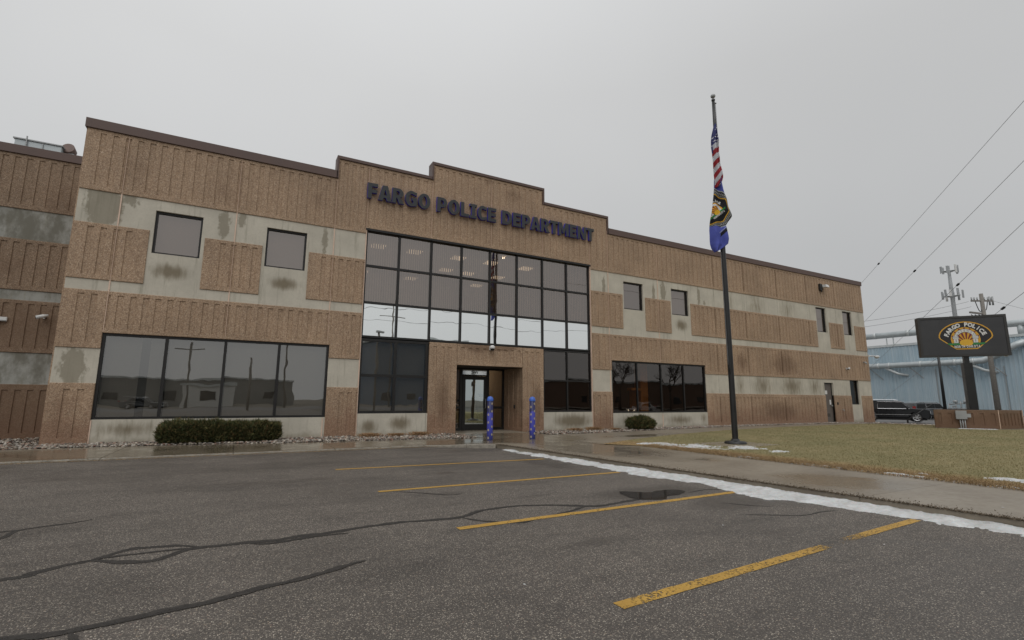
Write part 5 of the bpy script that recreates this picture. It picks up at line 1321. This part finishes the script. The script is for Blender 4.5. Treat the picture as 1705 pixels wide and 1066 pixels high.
b = MB(); obp = lambda b, s_, z0, z1: b.prism([(-s_, -s_), (s_, -s_), (s_, s_), (-s_, s_)], lambda a, c_: tuple(pc + SA * a + SB * c_ + Vector((0, 0, z0))), lambda a, c_: tuple(pc + SA * a + SB * c_ + Vector((0, 0, z1))))
obp(b, .17, .3, 3.05); recalc(b.build("post_sleeve", M_BLACK, ms)); b = MB(); obp(b, .10, 3.05, z0s); recalc(b.build("post_core", M_BLACK, ms))

# ================================================================== vehicles
def car(name, label, loc, rz, paint, kind='suv', L=5.3, W_=2.05, Ht=1.90, lit=False, cat="car", detail=True):
    t = thing(name, label, cat, loc, rz); hw = W_ / 2; wr = .40 if kind == 'suv' else .33
    fx, rx = L / 2 - .98, -L / 2 + 1.18
    belt = Ht * .585; gb = .26 if kind == 'suv' else .2
    def arch(cx_, r_): return [(cx_ + r_ * math.cos(a), wr + r_ * math.sin(a)) for a in [R(180 - i * 18) for i in range(11)] if wr + r_ * math.sin(a) > gb - .01]
    hood = Ht * (.60 if kind == 'suv' else .56)
    prof = [(-L / 2 + .02, .42), (-L / 2 + .08, gb)] + arch(rx, wr + .075) + arch(fx, wr + .075) + [(L / 2 - .12, gb), (L / 2 - .01, .42), (L / 2, .62), (L / 2 - .03, hood - .14), (L / 2 - .12, hood - .04), (L / 2 - 1.25, hood + .055), (L / 2 - 1.45, belt + .02), (-L / 2 + .12, belt + .03), (-L / 2 + .02, belt - .06), (-L / 2, .75)]
    b = MB(); n = len(prof)
    # six layers across the width give the sides a tumblehome and soft shoulders
    lay = [(-1, .93), (-.965, .975), (-.90, 1), (.90, 1), (.965, .975), (1, .93)]
    rings = []
    for (f, k) in lay:
        rings.append([(x * (1 if abs(f) < .95 else (.985 if abs(f) < .98 else .955)), f * hw * (1 - (.05 if z > belt - .05 else 0)), (z if z < .7 else .7 + (z - .7) * k)) for x, z in prof])
    vs = [p for r_ in rings for p in r_]; fs = [tuple(reversed(range(n))), tuple(range((len(lay) - 1) * n, len(lay) * n))]
    for i in range(len(lay) - 1):
        for k in range(n): fs.append((i * n + k, i * n + (k + 1) % n, (i + 1) * n + (k + 1) % n, (i + 1) * n + k))
    b.add(vs, fs); body = recalc(b.build("body", paint, t)); 
    for p in body.data.polygons: p.use_smooth = True
    e = body.modifiers.new("edge", 'EDGE_SPLIT'); e.split_angle = R(32)
    # cabin
    if kind == 'suv': st = [(-L / 2 + .06, .94, belt), (-L / 2 + .30, .80, Ht - .08), (-L / 2 + .9, .79, Ht), (.55, .78, Ht - .02), (.82, .78, Ht - .10), (L / 2 - 1.28, .90, hood + .02)]
    else: st = [(-L / 2 + .65, .90, belt), (-L / 2 + 1.25, .72, Ht - .05), (-.35, .70, Ht), (.15, .70, Ht - .03), (.30, .72, Ht - .08), (L / 2 - 1.20, .88, hood + .02)]
    b = MB(); vs = []
    for x, k, z in st: vs += [(x, -k * hw, z), (x, k * hw, z)]
    base = [(x, s * .93 * hw, belt - .03) for x in (st[0][0], st[-1][0]) for s in (-1, 1)]
    # roof skin as quads, sides as polygons
    m_ = len(st); fs = [(2 * i, 2 * i + 1, 2 * i + 3, 2 * i + 2) for i in range(m_ - 1)]
    fs += [tuple(2 * i for i in range(m_)), tuple(2 * i + 1 for i in reversed(range(m_)))]
    b.add(vs, fs); bevel(recalc(b.build("cabin", paint, t)), .035, 2)
    # glass
    def sidept(x, z, s):       # point on the cabin side: width interpolates with height
        f = (z - belt) / (Ht - belt); return (x, s * hw * (.935 - .145 * f) + s * .006, z)
    for s in (-1, 1):
        if kind == 'suv': wins = [[(-L / 2 + .30, belt + .07), (-1.02, belt + .07), (-1.02, Ht - .17), (-L / 2 + .48, Ht - .19)], [(-.95, belt + .07), (.02, belt + .07), (.02, Ht - .15), (-.95, Ht - .15)], [(.09, belt + .07), (1.18, belt + .07), (.72, Ht - .17), (.09, Ht - .15)]]
        else: wins = [[(-1.25, belt + .05), (-.42, belt + .05), (-.42, Ht - .12), (-.95, Ht - .12)], [(-.35, belt + .05), (.75, belt + .05), (.2, Ht - .14), (-.35, Ht - .12)]]
        for wq in wins:
            b = MB(); b.add([sidept(x, z, s) for x, z in wq], [(0, 1, 2, 3)]); b.build("side_window", M_CARGL, t)
        if detail:
            tr = [wins[0][0], wins[-1][1], wins[-1][2], (wins[-1][3][0], wins[-1][3][1]), wins[0][3], wins[0][0]] if kind != 'suv' else [(-1.0, belt + .05), (1.24, belt + .05), (.74, Ht - .13), (-.95, Ht - .11), (-1.0, belt + .05)]
            b = MB(); b.tube([(p[0], p[1] + s * .006, p[2]) for p in [sidept(x, z, s) for x, z in tr]], .016, 5); b.build("window_trim", M_CHROME, t)
            b = MB(); b.box(-1.6, s * hw + s * .002, .60, 1.3, s * hw + s * .014, .635); b.build("side_moulding", M_CHROME, t)
            b = MB(); b.box(-.45, s * hw * .985, .98, -.25, s * hw * .985 + s * .04, 1.0); b.box(.72, s * hw * .985, .98, .92, s * hw * .985 + s * .04, 1.0); b.build("door_handle", paint, t)
            b = MB()
            for x in (-.98, .05): b.box(x - .006, s * (hw + .001), .36, x + .006, s * (hw + .003), belt - .02)
            b.build("door_gap", M_TYRE, t)
            b = MB(); b.tube([(-2.0, s * hw * .76, Ht + .0), (-1.9, s * hw * .76, Ht + .055), (.35, s * hw * .755, Ht + .045), (.5, s * hw * .755, Ht - .01)], .018, 6); b.build("roof_rail", M_CHROME, t)
        b = MB(); b.box(1.02, s * (hw - .05), belt + .04, 1.16, s * (hw + .17), belt + .20); bevel(b.build("wing_mirror", paint, t), .03)
    # windscreen and rear glass, proud by 6 mm
    def scr(i, j, k0, k1, a, c_):
        (x0, w0, z0), (x1, w1, z1) = st[i], st[j]; P = lambda f, s: (x0 + (x1 - x0) * f, s * hw * (w0 + (w1 - w0) * f) * .90, z0 + (z1 - z0) * f)
        d = Vector((z1 - z0, 0, -(x1 - x0))).normalized() * .008; d = d if d.z > 0 else -d
        b = MB(); b.add([tuple(Vector(p) + d) for p in (P(a, -1), P(a, 1), P(c_, 1), P(c_, -1))], [(0, 1, 2, 3)]); return b
    scr(m_ - 2, m_ - 1, 0, 0, .08, .93).build("windscreen", M_CARGL if kind != 'suv' else M_GL_PLAIN2, t); scr(0, 1, 0, 0, .25, .92).build("rear_window", M_CARGL, t)
    # nose
    g = L / 2
    b = MB(); b.box(g - .02, -.42, .52, g + .012, .42, hood - .16); gr = b.build("grille", M_TYRE, t)
    b = MB()
    for k in range(5): b.box(g + .012, -.41, .56 + k * .085, g + .02, .41, .585 + k * .085)
    b.box(g + .0, -.46, .49, g + .018, .46, .525); b.box(g + .0, -.46, hood - .165, g + .018, .46, hood - .135); b.box(g, -.46, .525, g + .018, -.425, hood - .165); b.box(g, .425, .525, g + .018, .46, hood - .165); b.build("grille_bars", M_CHROME, t)
    for s in (-1, 1):
        b = MB(); b.prism([(g - .34, hood - .34), (g - .02, hood - .38), (g - .03, hood - .16), (g - .30, hood - .13)], lambda x, z: (x, s * (hw * .955), z), lambda x, z: (x + .035, s * .50, z)); recalc(b.build("headlight", M_HEAD if lit else M_LENS, t))
        b = MB(); b.box(g - .12, s * .62, .42, g + .012, s * .88, .50); b.build("fog_lamp", M_LENS, t)
        b = MB(); b.box(-g - .012, s * .72, .85, -g + .15, s * .965 * hw, 1.30 if kind == 'suv' else 1.0); b.build("tail_light", M_RED, t)
    b = MB(); b.box(g - .05, -.5, .30, g + .022, .5, .44); b.build("bumper_insert", M_TYRE, t)
    b = MB(); b.box(-L / 2 + .3, -hw + .12, .16, L / 2 - .3, hw - .12, .5); b.build("underbody_shade", M_TYRE, t)  # dark floor box, added to stand in for the shadow beneath the car
    # wheels
    for (x, s) in ((fx, -1), (fx, 1), (rx, -1), (rx, 1)):
        y0 = s * (hw - .24); y1 = s * (hw - .01)
        b = MB(); N_ = 28; ring = [(wr - .06, y0), (wr, y0 + s * .03), (wr, y1 - s * .03), (wr - .05, y1), (wr - .11, y1 + s * .004), (wr - .12, y1 - s * .04)]
        b.smooth = True; b.add([(x + q * math.cos(2 * math.pi * k / N_), y, wr + q * math.sin(2 * math.pi * k / N_)) for q, y in ring for k in range(N_)], [(i * N_ + k, i * N_ + (k + 1) % N_, (i + 1) * N_ + (k + 1) % N_, (i + 1) * N_ + k) for i in range(len(ring) - 1) for k in range(N_)])
        b.smooth = False; b.add([(x + (wr - .06) * math.cos(2 * math.pi * k / N_), y0, wr + (wr - .06) * math.sin(2 * math.pi * k / N_)) for k in range(N_)], [tuple(range(N_))])
        wh = recalc(b.build("wheel", M_TYRE, t))
        b = MB(); rr = wr - .115
        b.add([(x + (rr if o else rr - .035) * math.cos(2 * math.pi * k / N_), y1 - s * (.0 if o else .01), wr + (rr if o else rr - .035) * math.sin(2 * math.pi * k / N_)) for o in (1, 0) for k in range(N_)], [(k, (k + 1) % N_, N_ + (k + 1) % N_, N_ + k) for k in range(N_)])
        for k in range(6):
            a = 2 * math.pi * k / 6
            for da in (-.13, .13):
                d = Vector((math.cos(a + da), 0, math.sin(a + da))); p = Vector((-d.z, 0, d.x)) * .016; c_ = Vector((x, y1 - s * .006, wr)); b.add([tuple(c_ - p), tuple(c_ + p), tuple(c_ + d * (rr - .01) + p), tuple(c_ + d * (rr - .01) - p)], [(0, 1, 2, 3)])
        b.add([(x + .06 * math.cos(k * .628), y1 + s * .003, wr + .06 * math.sin(k * .628)) for k in range(10)], [tuple(range(10))]); sub("rim", b, M_CHROME, wh)
        b = MB(); b.add([(x + (rr - .03) * math.cos(2 * math.pi * k / N_), y1 - s * .05, wr + (rr - .03) * math.sin(2 * math.pi * k / N_)) for k in range(N_)], [tuple(range(N_))]); sub("brake_disc", b, M_INTD, wh)
        # dark wheel well
        b = MB(); b.tube([(x, s * (hw - .34), wr + .02), (x, s * (hw - .03), wr + .02)], wr + .074, 24, cap=False); b.build("wheel_well", M_TYRE, t)
    return t
M_GL_PLAIN2 = mat_glass("windscreen_glass", .42, (.95, 1, 1), (.15, .16, .17))
dirv = Vector((56.85 - 54.88, 5.31 - 7.30, 0)); car("parked_suv", "glossy black SUV with chrome window trim parked beyond the building's right corner", (55.45, 6.62, -.49), math.atan2(dirv.y, dirv.x) - R(15), M_CARB, Ht=1.84)
car("parked_wagon", "dark slate SUV half hidden behind the black SUV's front, before the blue warehouse", (69.8, 9.7, -.53), math.atan2(-.478, .878) + .12, M_CARG, L=4.9, W_=1.95, Ht=1.72)

# leaning post in front of the black SUV
t = thing("leaning_post", "dark tilted barrier arm crossing in front of the black SUV", "barrier", (52.9, 4.3, -.55))
b = MB(); b.tube([(0, 0, .30), (1.7, -1.15, 1.62)], .045, 8); b.build("arm", M_FRAME, t); b = MB(); b.box(-.05, -.05, 0, .05, .05, .34); b.build("arm_base", M_FRAME, t)

# ================================================================== blue warehouse
WX = 101.0
wh = thing("blue_warehouse", "pale blue corrugated metal warehouse with large grey exhaust ducts, beyond the sign", "warehouse", (WX + 15, 8, -.6))
WB = (WX + 15, 8, -.6)
ztop = 10.6
y = -34.0
while y < 46:
    b = MB(); y1 = y + 3.0; vs = []; k = 0; q = y
    prof = []
    while q < y1 - 1e-6:
        prof += [(q, 0), (q + .10, 0), (q + .14, -.09), (q + .26, -.09), (q + .30, 0)]; q += .5
    prof.append((y1, 0))
    vs = [(WX + dx, yy_, -.6) for yy_, dx in prof] + [(WX + dx, yy_, ztop) for yy_, dx in prof]; n = len(prof)
    b.add(vs, [(i, i + 1, n + i + 1, n + i) for i in range(n - 1)]); b.build("siding_sheet", M_BWALL, wh, WB); y = y1
b = MB(); b.box(WX + .02, -34, -.6, WX + 30, 46, ztop - .1); b.build("warehouse_core", M_BWALL, wh, WB)
b = MB(); b.box(WX - .15, -34, ztop - .1, WX + .1, 46, ztop + .28); b.build("eave_gutter", M_TUBER, wh, WB)
b = MB(); b.box(WX + .1, -34, ztop, WX + 30, 46, ztop + .2); b.build("roof", M_GREYM, wh, WB)
b = MB(); b.tube([(WX + 1, -30, 12.3), (WX + 1, 46, 12.75)], .50, 16); b.build("roof_duct", M_TUBE, wh, WB)
for yy_ in (29, 24, 14, 8.5, 3, -5):
    b = MB(); b.tube([(WX + 1, yy_ - .25, 12.33 + .006 * (yy_ + 30)), (WX + 1, yy_ + .25, 12.33 + .006 * (yy_ + 30))], .55, 16); b.build("duct_collar", M_TUBER, wh, WB)
for yy_ in (27.3, 26.3, 19, 18.2, 12, 4.5, 3.8, 10.6):
    b = MB(); b.box(WX + .9, yy_ - .05, ztop, WX + 1.1, yy_ + .05, 12.1); b.build("duct_stand", M_TUBER, wh, WB)
b = MB(); b.tube([(WX + 1, 10.3, 12.3), (WX + 1, 10.3, ztop + .2)], .40, 12); b.build("duct_riser", M_TUBE, wh, WB)
b = MB(); b.tube([(WX - 1, 46, 7.3), (WX - 1, 15.5, 7.25), (WX - 1, 14.2, 7.35), (WX - 1, 12.9, 7.9), (WX - 1, 10.5, 9.3), (WX - .6, 9.9, 9.6), (WX + .2, 9.6, 9.6)], .46, 16); b.build("wall_duct", M_TUBE, wh, WB)
for yy_ in (28.0, 26.4, 22, 17.6, 16.6, 15.4):
    b = MB(); b.tube([(WX - 1, yy_ - .15, 7.26), (WX - 1, yy_ + .15, 7.26)], .52, 16); b.build("duct_collar", M_TUBER, wh, WB)
for yy_ in (27.0, 15.9):
    b = MB(); b.tube([(WX - 1, yy_, 6.9), (WX - .9, yy_ - 1.6, 5.9), (WX - .2, yy_ - 2.6, 5.6), (WX + .1, yy_ - 2.7, 5.6)], .22, 10); b.build("branch_duct", M_TUBER, wh, WB)
for yy_ in (29.4, 23.6, 18.7, 13.6, 7):
    b = MB(); b.tube([(WX - 1, yy_, 6.85), (WX - .05, yy_ - 1.4, 5.0)], .07, 6); b.build("duct_bracket", M_GREYM, wh, WB)
for yy_, z in ((30.4, 5.3), (20.4, 9.1)):
    b = MB(); b.box(WX - .5, yy_ - .2, z - .2, WX - .05, yy_ + .2, z + .2); b.build("wall_lamp", M_GREYM, wh, WB)
for yy_ in (20.5, 12.4):
    b = MB(); b.box(WX - .14, yy_ - .04, -.5, WX - .06, yy_ + .04, 6.5); b.build("downpipe", M_GREYM, wh, WB)
t = thing("pipe_manifold", "cluster of grey pipes and valves at the foot of the blue wall", "pipework", (97.5, 17.3, -.55))
for (a, c_) in [((0, 0, 0), (0, 0, 2.0)), ((0, -1.2, 0), (0, -1.2, 2.6)), ((0, -2.0, 0), (0, -2.0, 2.2)), ((0, 1, .9), (0, -2.2, .9)), ((0, .8, 1.5), (0, -1.9, 1.7)), ((0, .8, 0), (0, .8, 1.6)), ((-.5, .2, 1.2), (.5, .2, 1.2)), ((0, .4, 0), (0, .4, 1.2)), ((0, -.6, .5), (0, -.6, 1.9))]:
    b = MB(); b.tube([a, c_], .085, 8); b.build("pipe", M_GREYM, t)
for y_ in (0, -1.2):
    b = MB(); b.lathe([(.001, -.2), (.3, -.15), (.3, .15), (.001, .2)], 12, (0, y_, 1.9)); b.build("valve", M_GREYM, t)

# ================================================================== poles, tower and cables on the right
t = thing("utility_pole", "grey timber utility pole with crossarm and cables, rising behind the display sign", "utility pole", (92.9, 11.2, -.6))
PX = Vector((92.9, 11.2, -.6)); top = 16.6
b = MB(); b.tube([(0, 0, 0), (0, 0, top)], [.34, .22], 12); b.build("pole_shaft", M_WOOD, t)
ax = Vector((.86, -.51, 0))
b = MB(); b.obox(Matrix.Translation((0, 0, 15.6)) @ Matrix.Rotation(math.atan2(ax.y, ax.x), 4, 'Z'), 2.9, .16, .2); b.build("crossarm", M_WOOD, t)
b = MB(); b.obox(Matrix.Translation(tuple(ax * -.9 + Vector((0, 0, 13.9)))) @ Matrix.Rotation(math.atan2(ax.y, ax.x), 4, 'Z') @ Matrix.Rotation(R(7), 4, 'Y'), 1.9, .22, .22); b.build("lower_arm", M_WOOD, t)
for k in (-1.35, -1.0, -.6, .35, .8, 1.2):
    b = MB(); p = ax * k; b.tube([tuple(p + Vector((0, 0, 15.6))), tuple(p + Vector((0, 0, 16.1)))], .09, 8); b.build("insulator", M_GREYM, t)
for k in (1.0, 1.42):
    b = MB(); p = ax * k; b.tube([tuple(p + Vector((0, 0, 15.0))), tuple(p + Vector((0, 0, 16.2)))], .11, 8); b.build("cutout_fuse", M_GREYM, t)
for i, (k, w_) in enumerate([(-.9, 1.4), (.7, 1.2)]):
    b = MB(); P_ = [tuple(ax * (k * (1 - u) ** 1) + Vector((0, 0, 15.5 - w_ * math.sin(math.pi * u * .9)))) for u in [j / 10 for j in range(11)]]; b.tube(P_, .05, 6); b.build("jumper_cable", M_BLACK, t)
for k in (-1.7, -1.2, -.7):
    b = MB(); P_ = [tuple(ax * (k + .35 * math.sin(u * 4.5)) + Vector((0, 0, 13.7 - 1.1 * u))) for u in [j / 8 for j in range(9)]]; b.tube(P_, .045, 6); b.build("cable_loop", M_BLACK, t)
def cable(name, label, a, c_, r_, sag=0.0, damp=None, cat="cable", group=None, mat=None):
    A_, B_ = Vector(a), Vector(c_); t = thing(name, label, cat, tuple(A_), 0, group); b = MB()
    P_ = [tuple((B_ - A_) * u + Vector((0, 0, -sag * 4 * u * (1 - u)))) for u in [i / 24 for i in range(25)]]; b.tube(P_, r_, 6); b.build("strand", mat or M_WIRE, t)
    if damp is not None:
        d = (B_ - A_).normalized(); p = (B_ - A_) * damp; b = MB(); b.tube([tuple(p - d * .26), tuple(p - d * .16), tuple(p + d * .16), tuple(p + d * .26)], [.03, .08, .08, .03], 10); b.build("guy_insulator", M_BLACK, t)
cable("overhead_wire", "upper of two thin wires from the utility pole toward the building", (51.5, 15.1, 8.3), (91.3, 12.1, 14.9), .022, .5, group="thin wires from the utility pole"); cable("overhead_wire", "lower of two thin wires from the utility pole toward the building", (51.5, 15.2, 7.7), (91.6, 12.0, 14.2), .022, .5, group="thin wires from the utility pole")
cable("overhead_wire", "thin wire descending right from the utility pole behind the sign", (93.5, 10.8, 15.2), (94.5, -4.0, 8.0), .02, .3)
GUY = [((69.2, 14.49, 15.35), (44.47, -7.38, 19.19), (1463, 442), "highest of four parallel guy cables, meeting the building's parapet corner"),
       ((69.96, 14.91, 10.84), (44.76, -6.87, 15.61), (1523, 456), "second highest of the four parallel guy cables"),
       ((71.56, 14.93, 5.98), (45.06, -6.36, 11.96), (1595, 470), "third guy cable, crossing behind the cell tower's lower antennas"),
       ((72.74, 15.08, 1.68), (45.41, -5.78, 7.77), (1670, 493), "lowest of the four guy cables, passing right of the utility pole")]
uA = [(1434, 1705), (1440, 1705), (1459, 1705), (1472, 1705)]
for (a, c_, (iu, iv), lab), (u0, u1) in zip(GUY, uA):
    a, c_ = Vector(a), Vector(c_); fr = (iu - u0) / (u1 - u0)
    # perspective-correct parameter: depths 60 and 30
    s_ = fr * 60 / (30 + fr * (60 - 30)) if True else fr
    e = a + (c_ - a) * -.35; e2 = a + (c_ - a) * 1.6
    e = Vector((e.x, e.y, max(e.z, -.4)))
    if e.z <= -.4:
        k = (a.z + .4) / (c_.z - a.z); e = a + (c_ - a) * -k
    tot_ = (e2 - e).length; cable("guy_cable", lab, tuple(e), tuple(e2), .014, 0, ((a + (c_ - a) * s_) - e).length / tot_, group="guy cables with dark insulators")
t = thing("cell_tower", "haze-pale steel cell tower with two tiers of antenna panels behind the sign", "cell tower", (190.5, 48.6, -1))
b = MB(); b.tube([(0, 0, 0), (0, 0, 36), (0, 0, 42)], [.75, .5, .36], 14); b.build("mast", M_TOWER, t)
for zt, n_, rr in ((41.5, 8, 2.4), (33.8, 10, 2.6)):
    b = MB()
    for k in range(3):
        a0, a1 = R(k * 120 + 20), R(k * 120 + 140); b.tube([(rr * .8 * math.cos(a0), rr * .8 * math.sin(a0), zt), (rr * .8 * math.cos(a1), rr * .8 * math.sin(a1), zt)], .14, 6); b.tube([(0, 0, zt), (rr * .8 * math.cos(a0), rr * .8 * math.sin(a0), zt)], .12, 6)
    b.build("antenna_platform", M_TOWER, t)
    for k in range(n_):
        a = R(k * 360 / n_ + 15 + rng.uniform(-6, 6)); r1_ = rr * rng.uniform(.75, 1.0); hh = rng.uniform(1.9, 2.6)
        b = MB(); b.obox(Matrix.Translation((r1_ * math.cos(a), r1_ * math.sin(a), zt + rng.uniform(0, .9))) @ Matrix.Rotation(a, 4, 'Z'), .25, .55, hh); b.build("antenna_panel", M_TOWER if rng.random() < .6 else M_WHITEP, t)
t = thing("light_pole", "thin black light pole standing behind the left side of the display sign", "light pole", (66.75, 6.95, -.6))
b = MB(); b.tube([(0, 0, 0), (0, 0, 8.2)], [.16, .10], 10); b.build("pole_shaft", M_BLACK, t); b = MB(); b.box(-.1, -.1, 8.2, .1, 1.0, 8.32); b.box(-.2, .5, 8.1, .2, 1.2, 8.22); b.build("lamp_head", M_BLACK, t)

# ================================================================== what stands across the street (seen mirrored in the windows)
def block(name, label, x0, x1, y0, y1, h, wall, nwin, cat="building", win=True):
    c0 = ((x0 + x1) / 2, (y0 + y1) / 2, -.13); t = thing(name, label, cat, c0); sx, sy = (x1 - x0) / 2, (y1 - y0) / 2
    b = MB(); b.box(-sx, -sy, 0, sx, sy, h); b.build("wall", wall, t); b = MB(); b.box(-sx - .2, -sy - .2, h, sx + .2, sy + .2, h + .35); b.build("roof", M_TUBER, t)
    for k in range(nwin):
        x = -sx + (k + .5) * 2 * sx / nwin; b = MB(); b.box(x - .9, sy, 1.0, x + .9, sy + .05, 2.4); f = b.build("window", M_FRAME, t); b = MB(); b.box(x - .8, sy + .05, 1.1, x + .8, sy + .06, 2.3); sub("pane", b, M_DKGL, f)
M_OPP = simple("grey_shed_cladding", (.20, .20, .19), .8, var=.15, nscale=.3); M_OPP2 = simple("dull_blue_cladding", (.11, .15, .20), .7); M_OPP3 = simple("brown_brick_far", (.14, .09, .065), .85)
block("far_shed", "long low grey shed across the street, mirrored in the left windows", -60, 14, -112, -92, 4.6, M_OPP, 9)
block("far_warehouse", "tall dull blue warehouse across the street, mirrored beside the entrance", 30, 52, -112, -92, 14.5, M_OPP2, 4)
block("far_shop", "low brown brick shop across the street, mirrored in the right window", 62, 130, -84, -66, 5.2, M_OPP3, 8)
block("far_garage", "small pale garage across the street, mirrored in the third left pane", -3, 4, -80, -70, 3.1, M_PAPER, 1)
def pole_far(x, y, h, label, arms=(), lamp=False):
    t = thing("roadside_pole", label, "pole", (x, y, -.13)); b = MB(); b.tube([(0, 0, 0), (0, 0, h)], [.16, .11], 8); b.build("pole_shaft", M_WOOD, t)
    for z, w in arms:
        b = MB(); b.box(-w, -.08, z - .08, w, .08, z + .08); b.build("crossarm", M_WOOD, t)
    if lamp:
        b = MB(); b.box(-.3, -.25, h - .1, .55, .25, h + .12); b.build("lamp_head", M_GREYM, t)
pole_far(17.8, -40, 8.9, "street light across the road, mirrored in the silver glass", lamp=True)
pole_far(27.3, -70, 19, "tall power pole with two crossarms across the road", [(16.1, 2.4), (18.3, 1.8)])
pole_far(10.7, -70, 13, "power pole with two crossarms behind the lot", [(10.4, 2.0), (12.4, 1.6)]); pole_far(5.4, -40, 5.3, "short plain post at the far side of the lot"); pole_far(-2.4, -70, 9.6, "power pole with one crossarm at the far left across the street", [(8.6, 1.8)])
for i, z in enumerate((18.4, 16.2, 12.3)):
    cable("overhead_wire", ["highest", "middle", "lowest"][i] + " power line running along the far side of the street", (-90, -70, z - 1), (150, -70, z + 2), .03, 1.6, group="power lines across the street")
def bare_tree(x, y, h, label, seed):
    t = thing("bare_tree", label, "tree", (x, y, -.13)); r_ = random.Random(seed); tr = MB(); cr_ = MB()
    tr.tube([(0, 0, 0), (.05, 0, h * .18), (.0, .05, h * .35)], [h * .03, h * .024, h * .02], 8)
    def grow(p, d, L_, rad, k):
        q = p + d * L_; cr_.tube([tuple(p), tuple(p + d * L_ * .5 + Vector((r_.uniform(-.04, .04), r_.uniform(-.04, .04), 0)) * L_), tuple(q)], [rad, rad * .8, rad * .6], 4, cap=False)
        if k == 0: return
        for _ in range(3 if k > 1 else 4):
            a = r_.uniform(.3, .8); n_ = Vector((r_.gauss(0, 1), r_.gauss(0, 1), r_.gauss(.25, .6))).normalized(); grow(q if r_.random() < .7 else p + d * L_ * .6, (d * math.cos(a) + n_ * math.sin(a)).normalized(), L_ * r_.uniform(.6, .8), rad * .58, k - 1)
    for _ in range(4):
        a = r_.uniform(0, 6.28); grow(Vector((0, 0, h * .33)), Vector((math.cos(a) * .5, math.sin(a) * .5, 1)).normalized(), h * .22, h * .013, 4)
    tr.build("trunk", M_BARK, t); cr_.build("crown", M_BARK, t)
bare_tree(53, -44, 7.5, "bare tree across the street, mirrored in the first pane right of the entrance", 1); bare_tree(59, -47, 9, "larger bare tree across the street, mirrored in the second right pane", 2); bare_tree(66, -43, 8.5, "bare tree mirrored in the rightmost pane", 3); bare_tree(37, -46, 8, "bare tree mirrored right beside the entrance", 4)
car("passing_sedan", "silver sedan with lit headlights, mirrored in the right ground-floor window", (57.5, -40, -.62), math.pi, M_CARW, 'sedan', 4.7, 1.8, 1.45, True)
car("parked_sedan", "dark sedan across the lot, mirrored low in the left window", (-6.0, -60, -.1), 0.2, M_CARG, "sedan", 4.7, 1.8, 1.45)
car("parked_sedan", "silver sedan across the lot, mirrored in the entrance door", (26.0, -36, -.1), math.pi * .45, M_CARW, 'sedan', 4.7, 1.8, 1.45)

scene.cycles.max_bounces = 8
scene.cycles.transparent_max_bounces = 12
scene.cycles.use_denoising = True
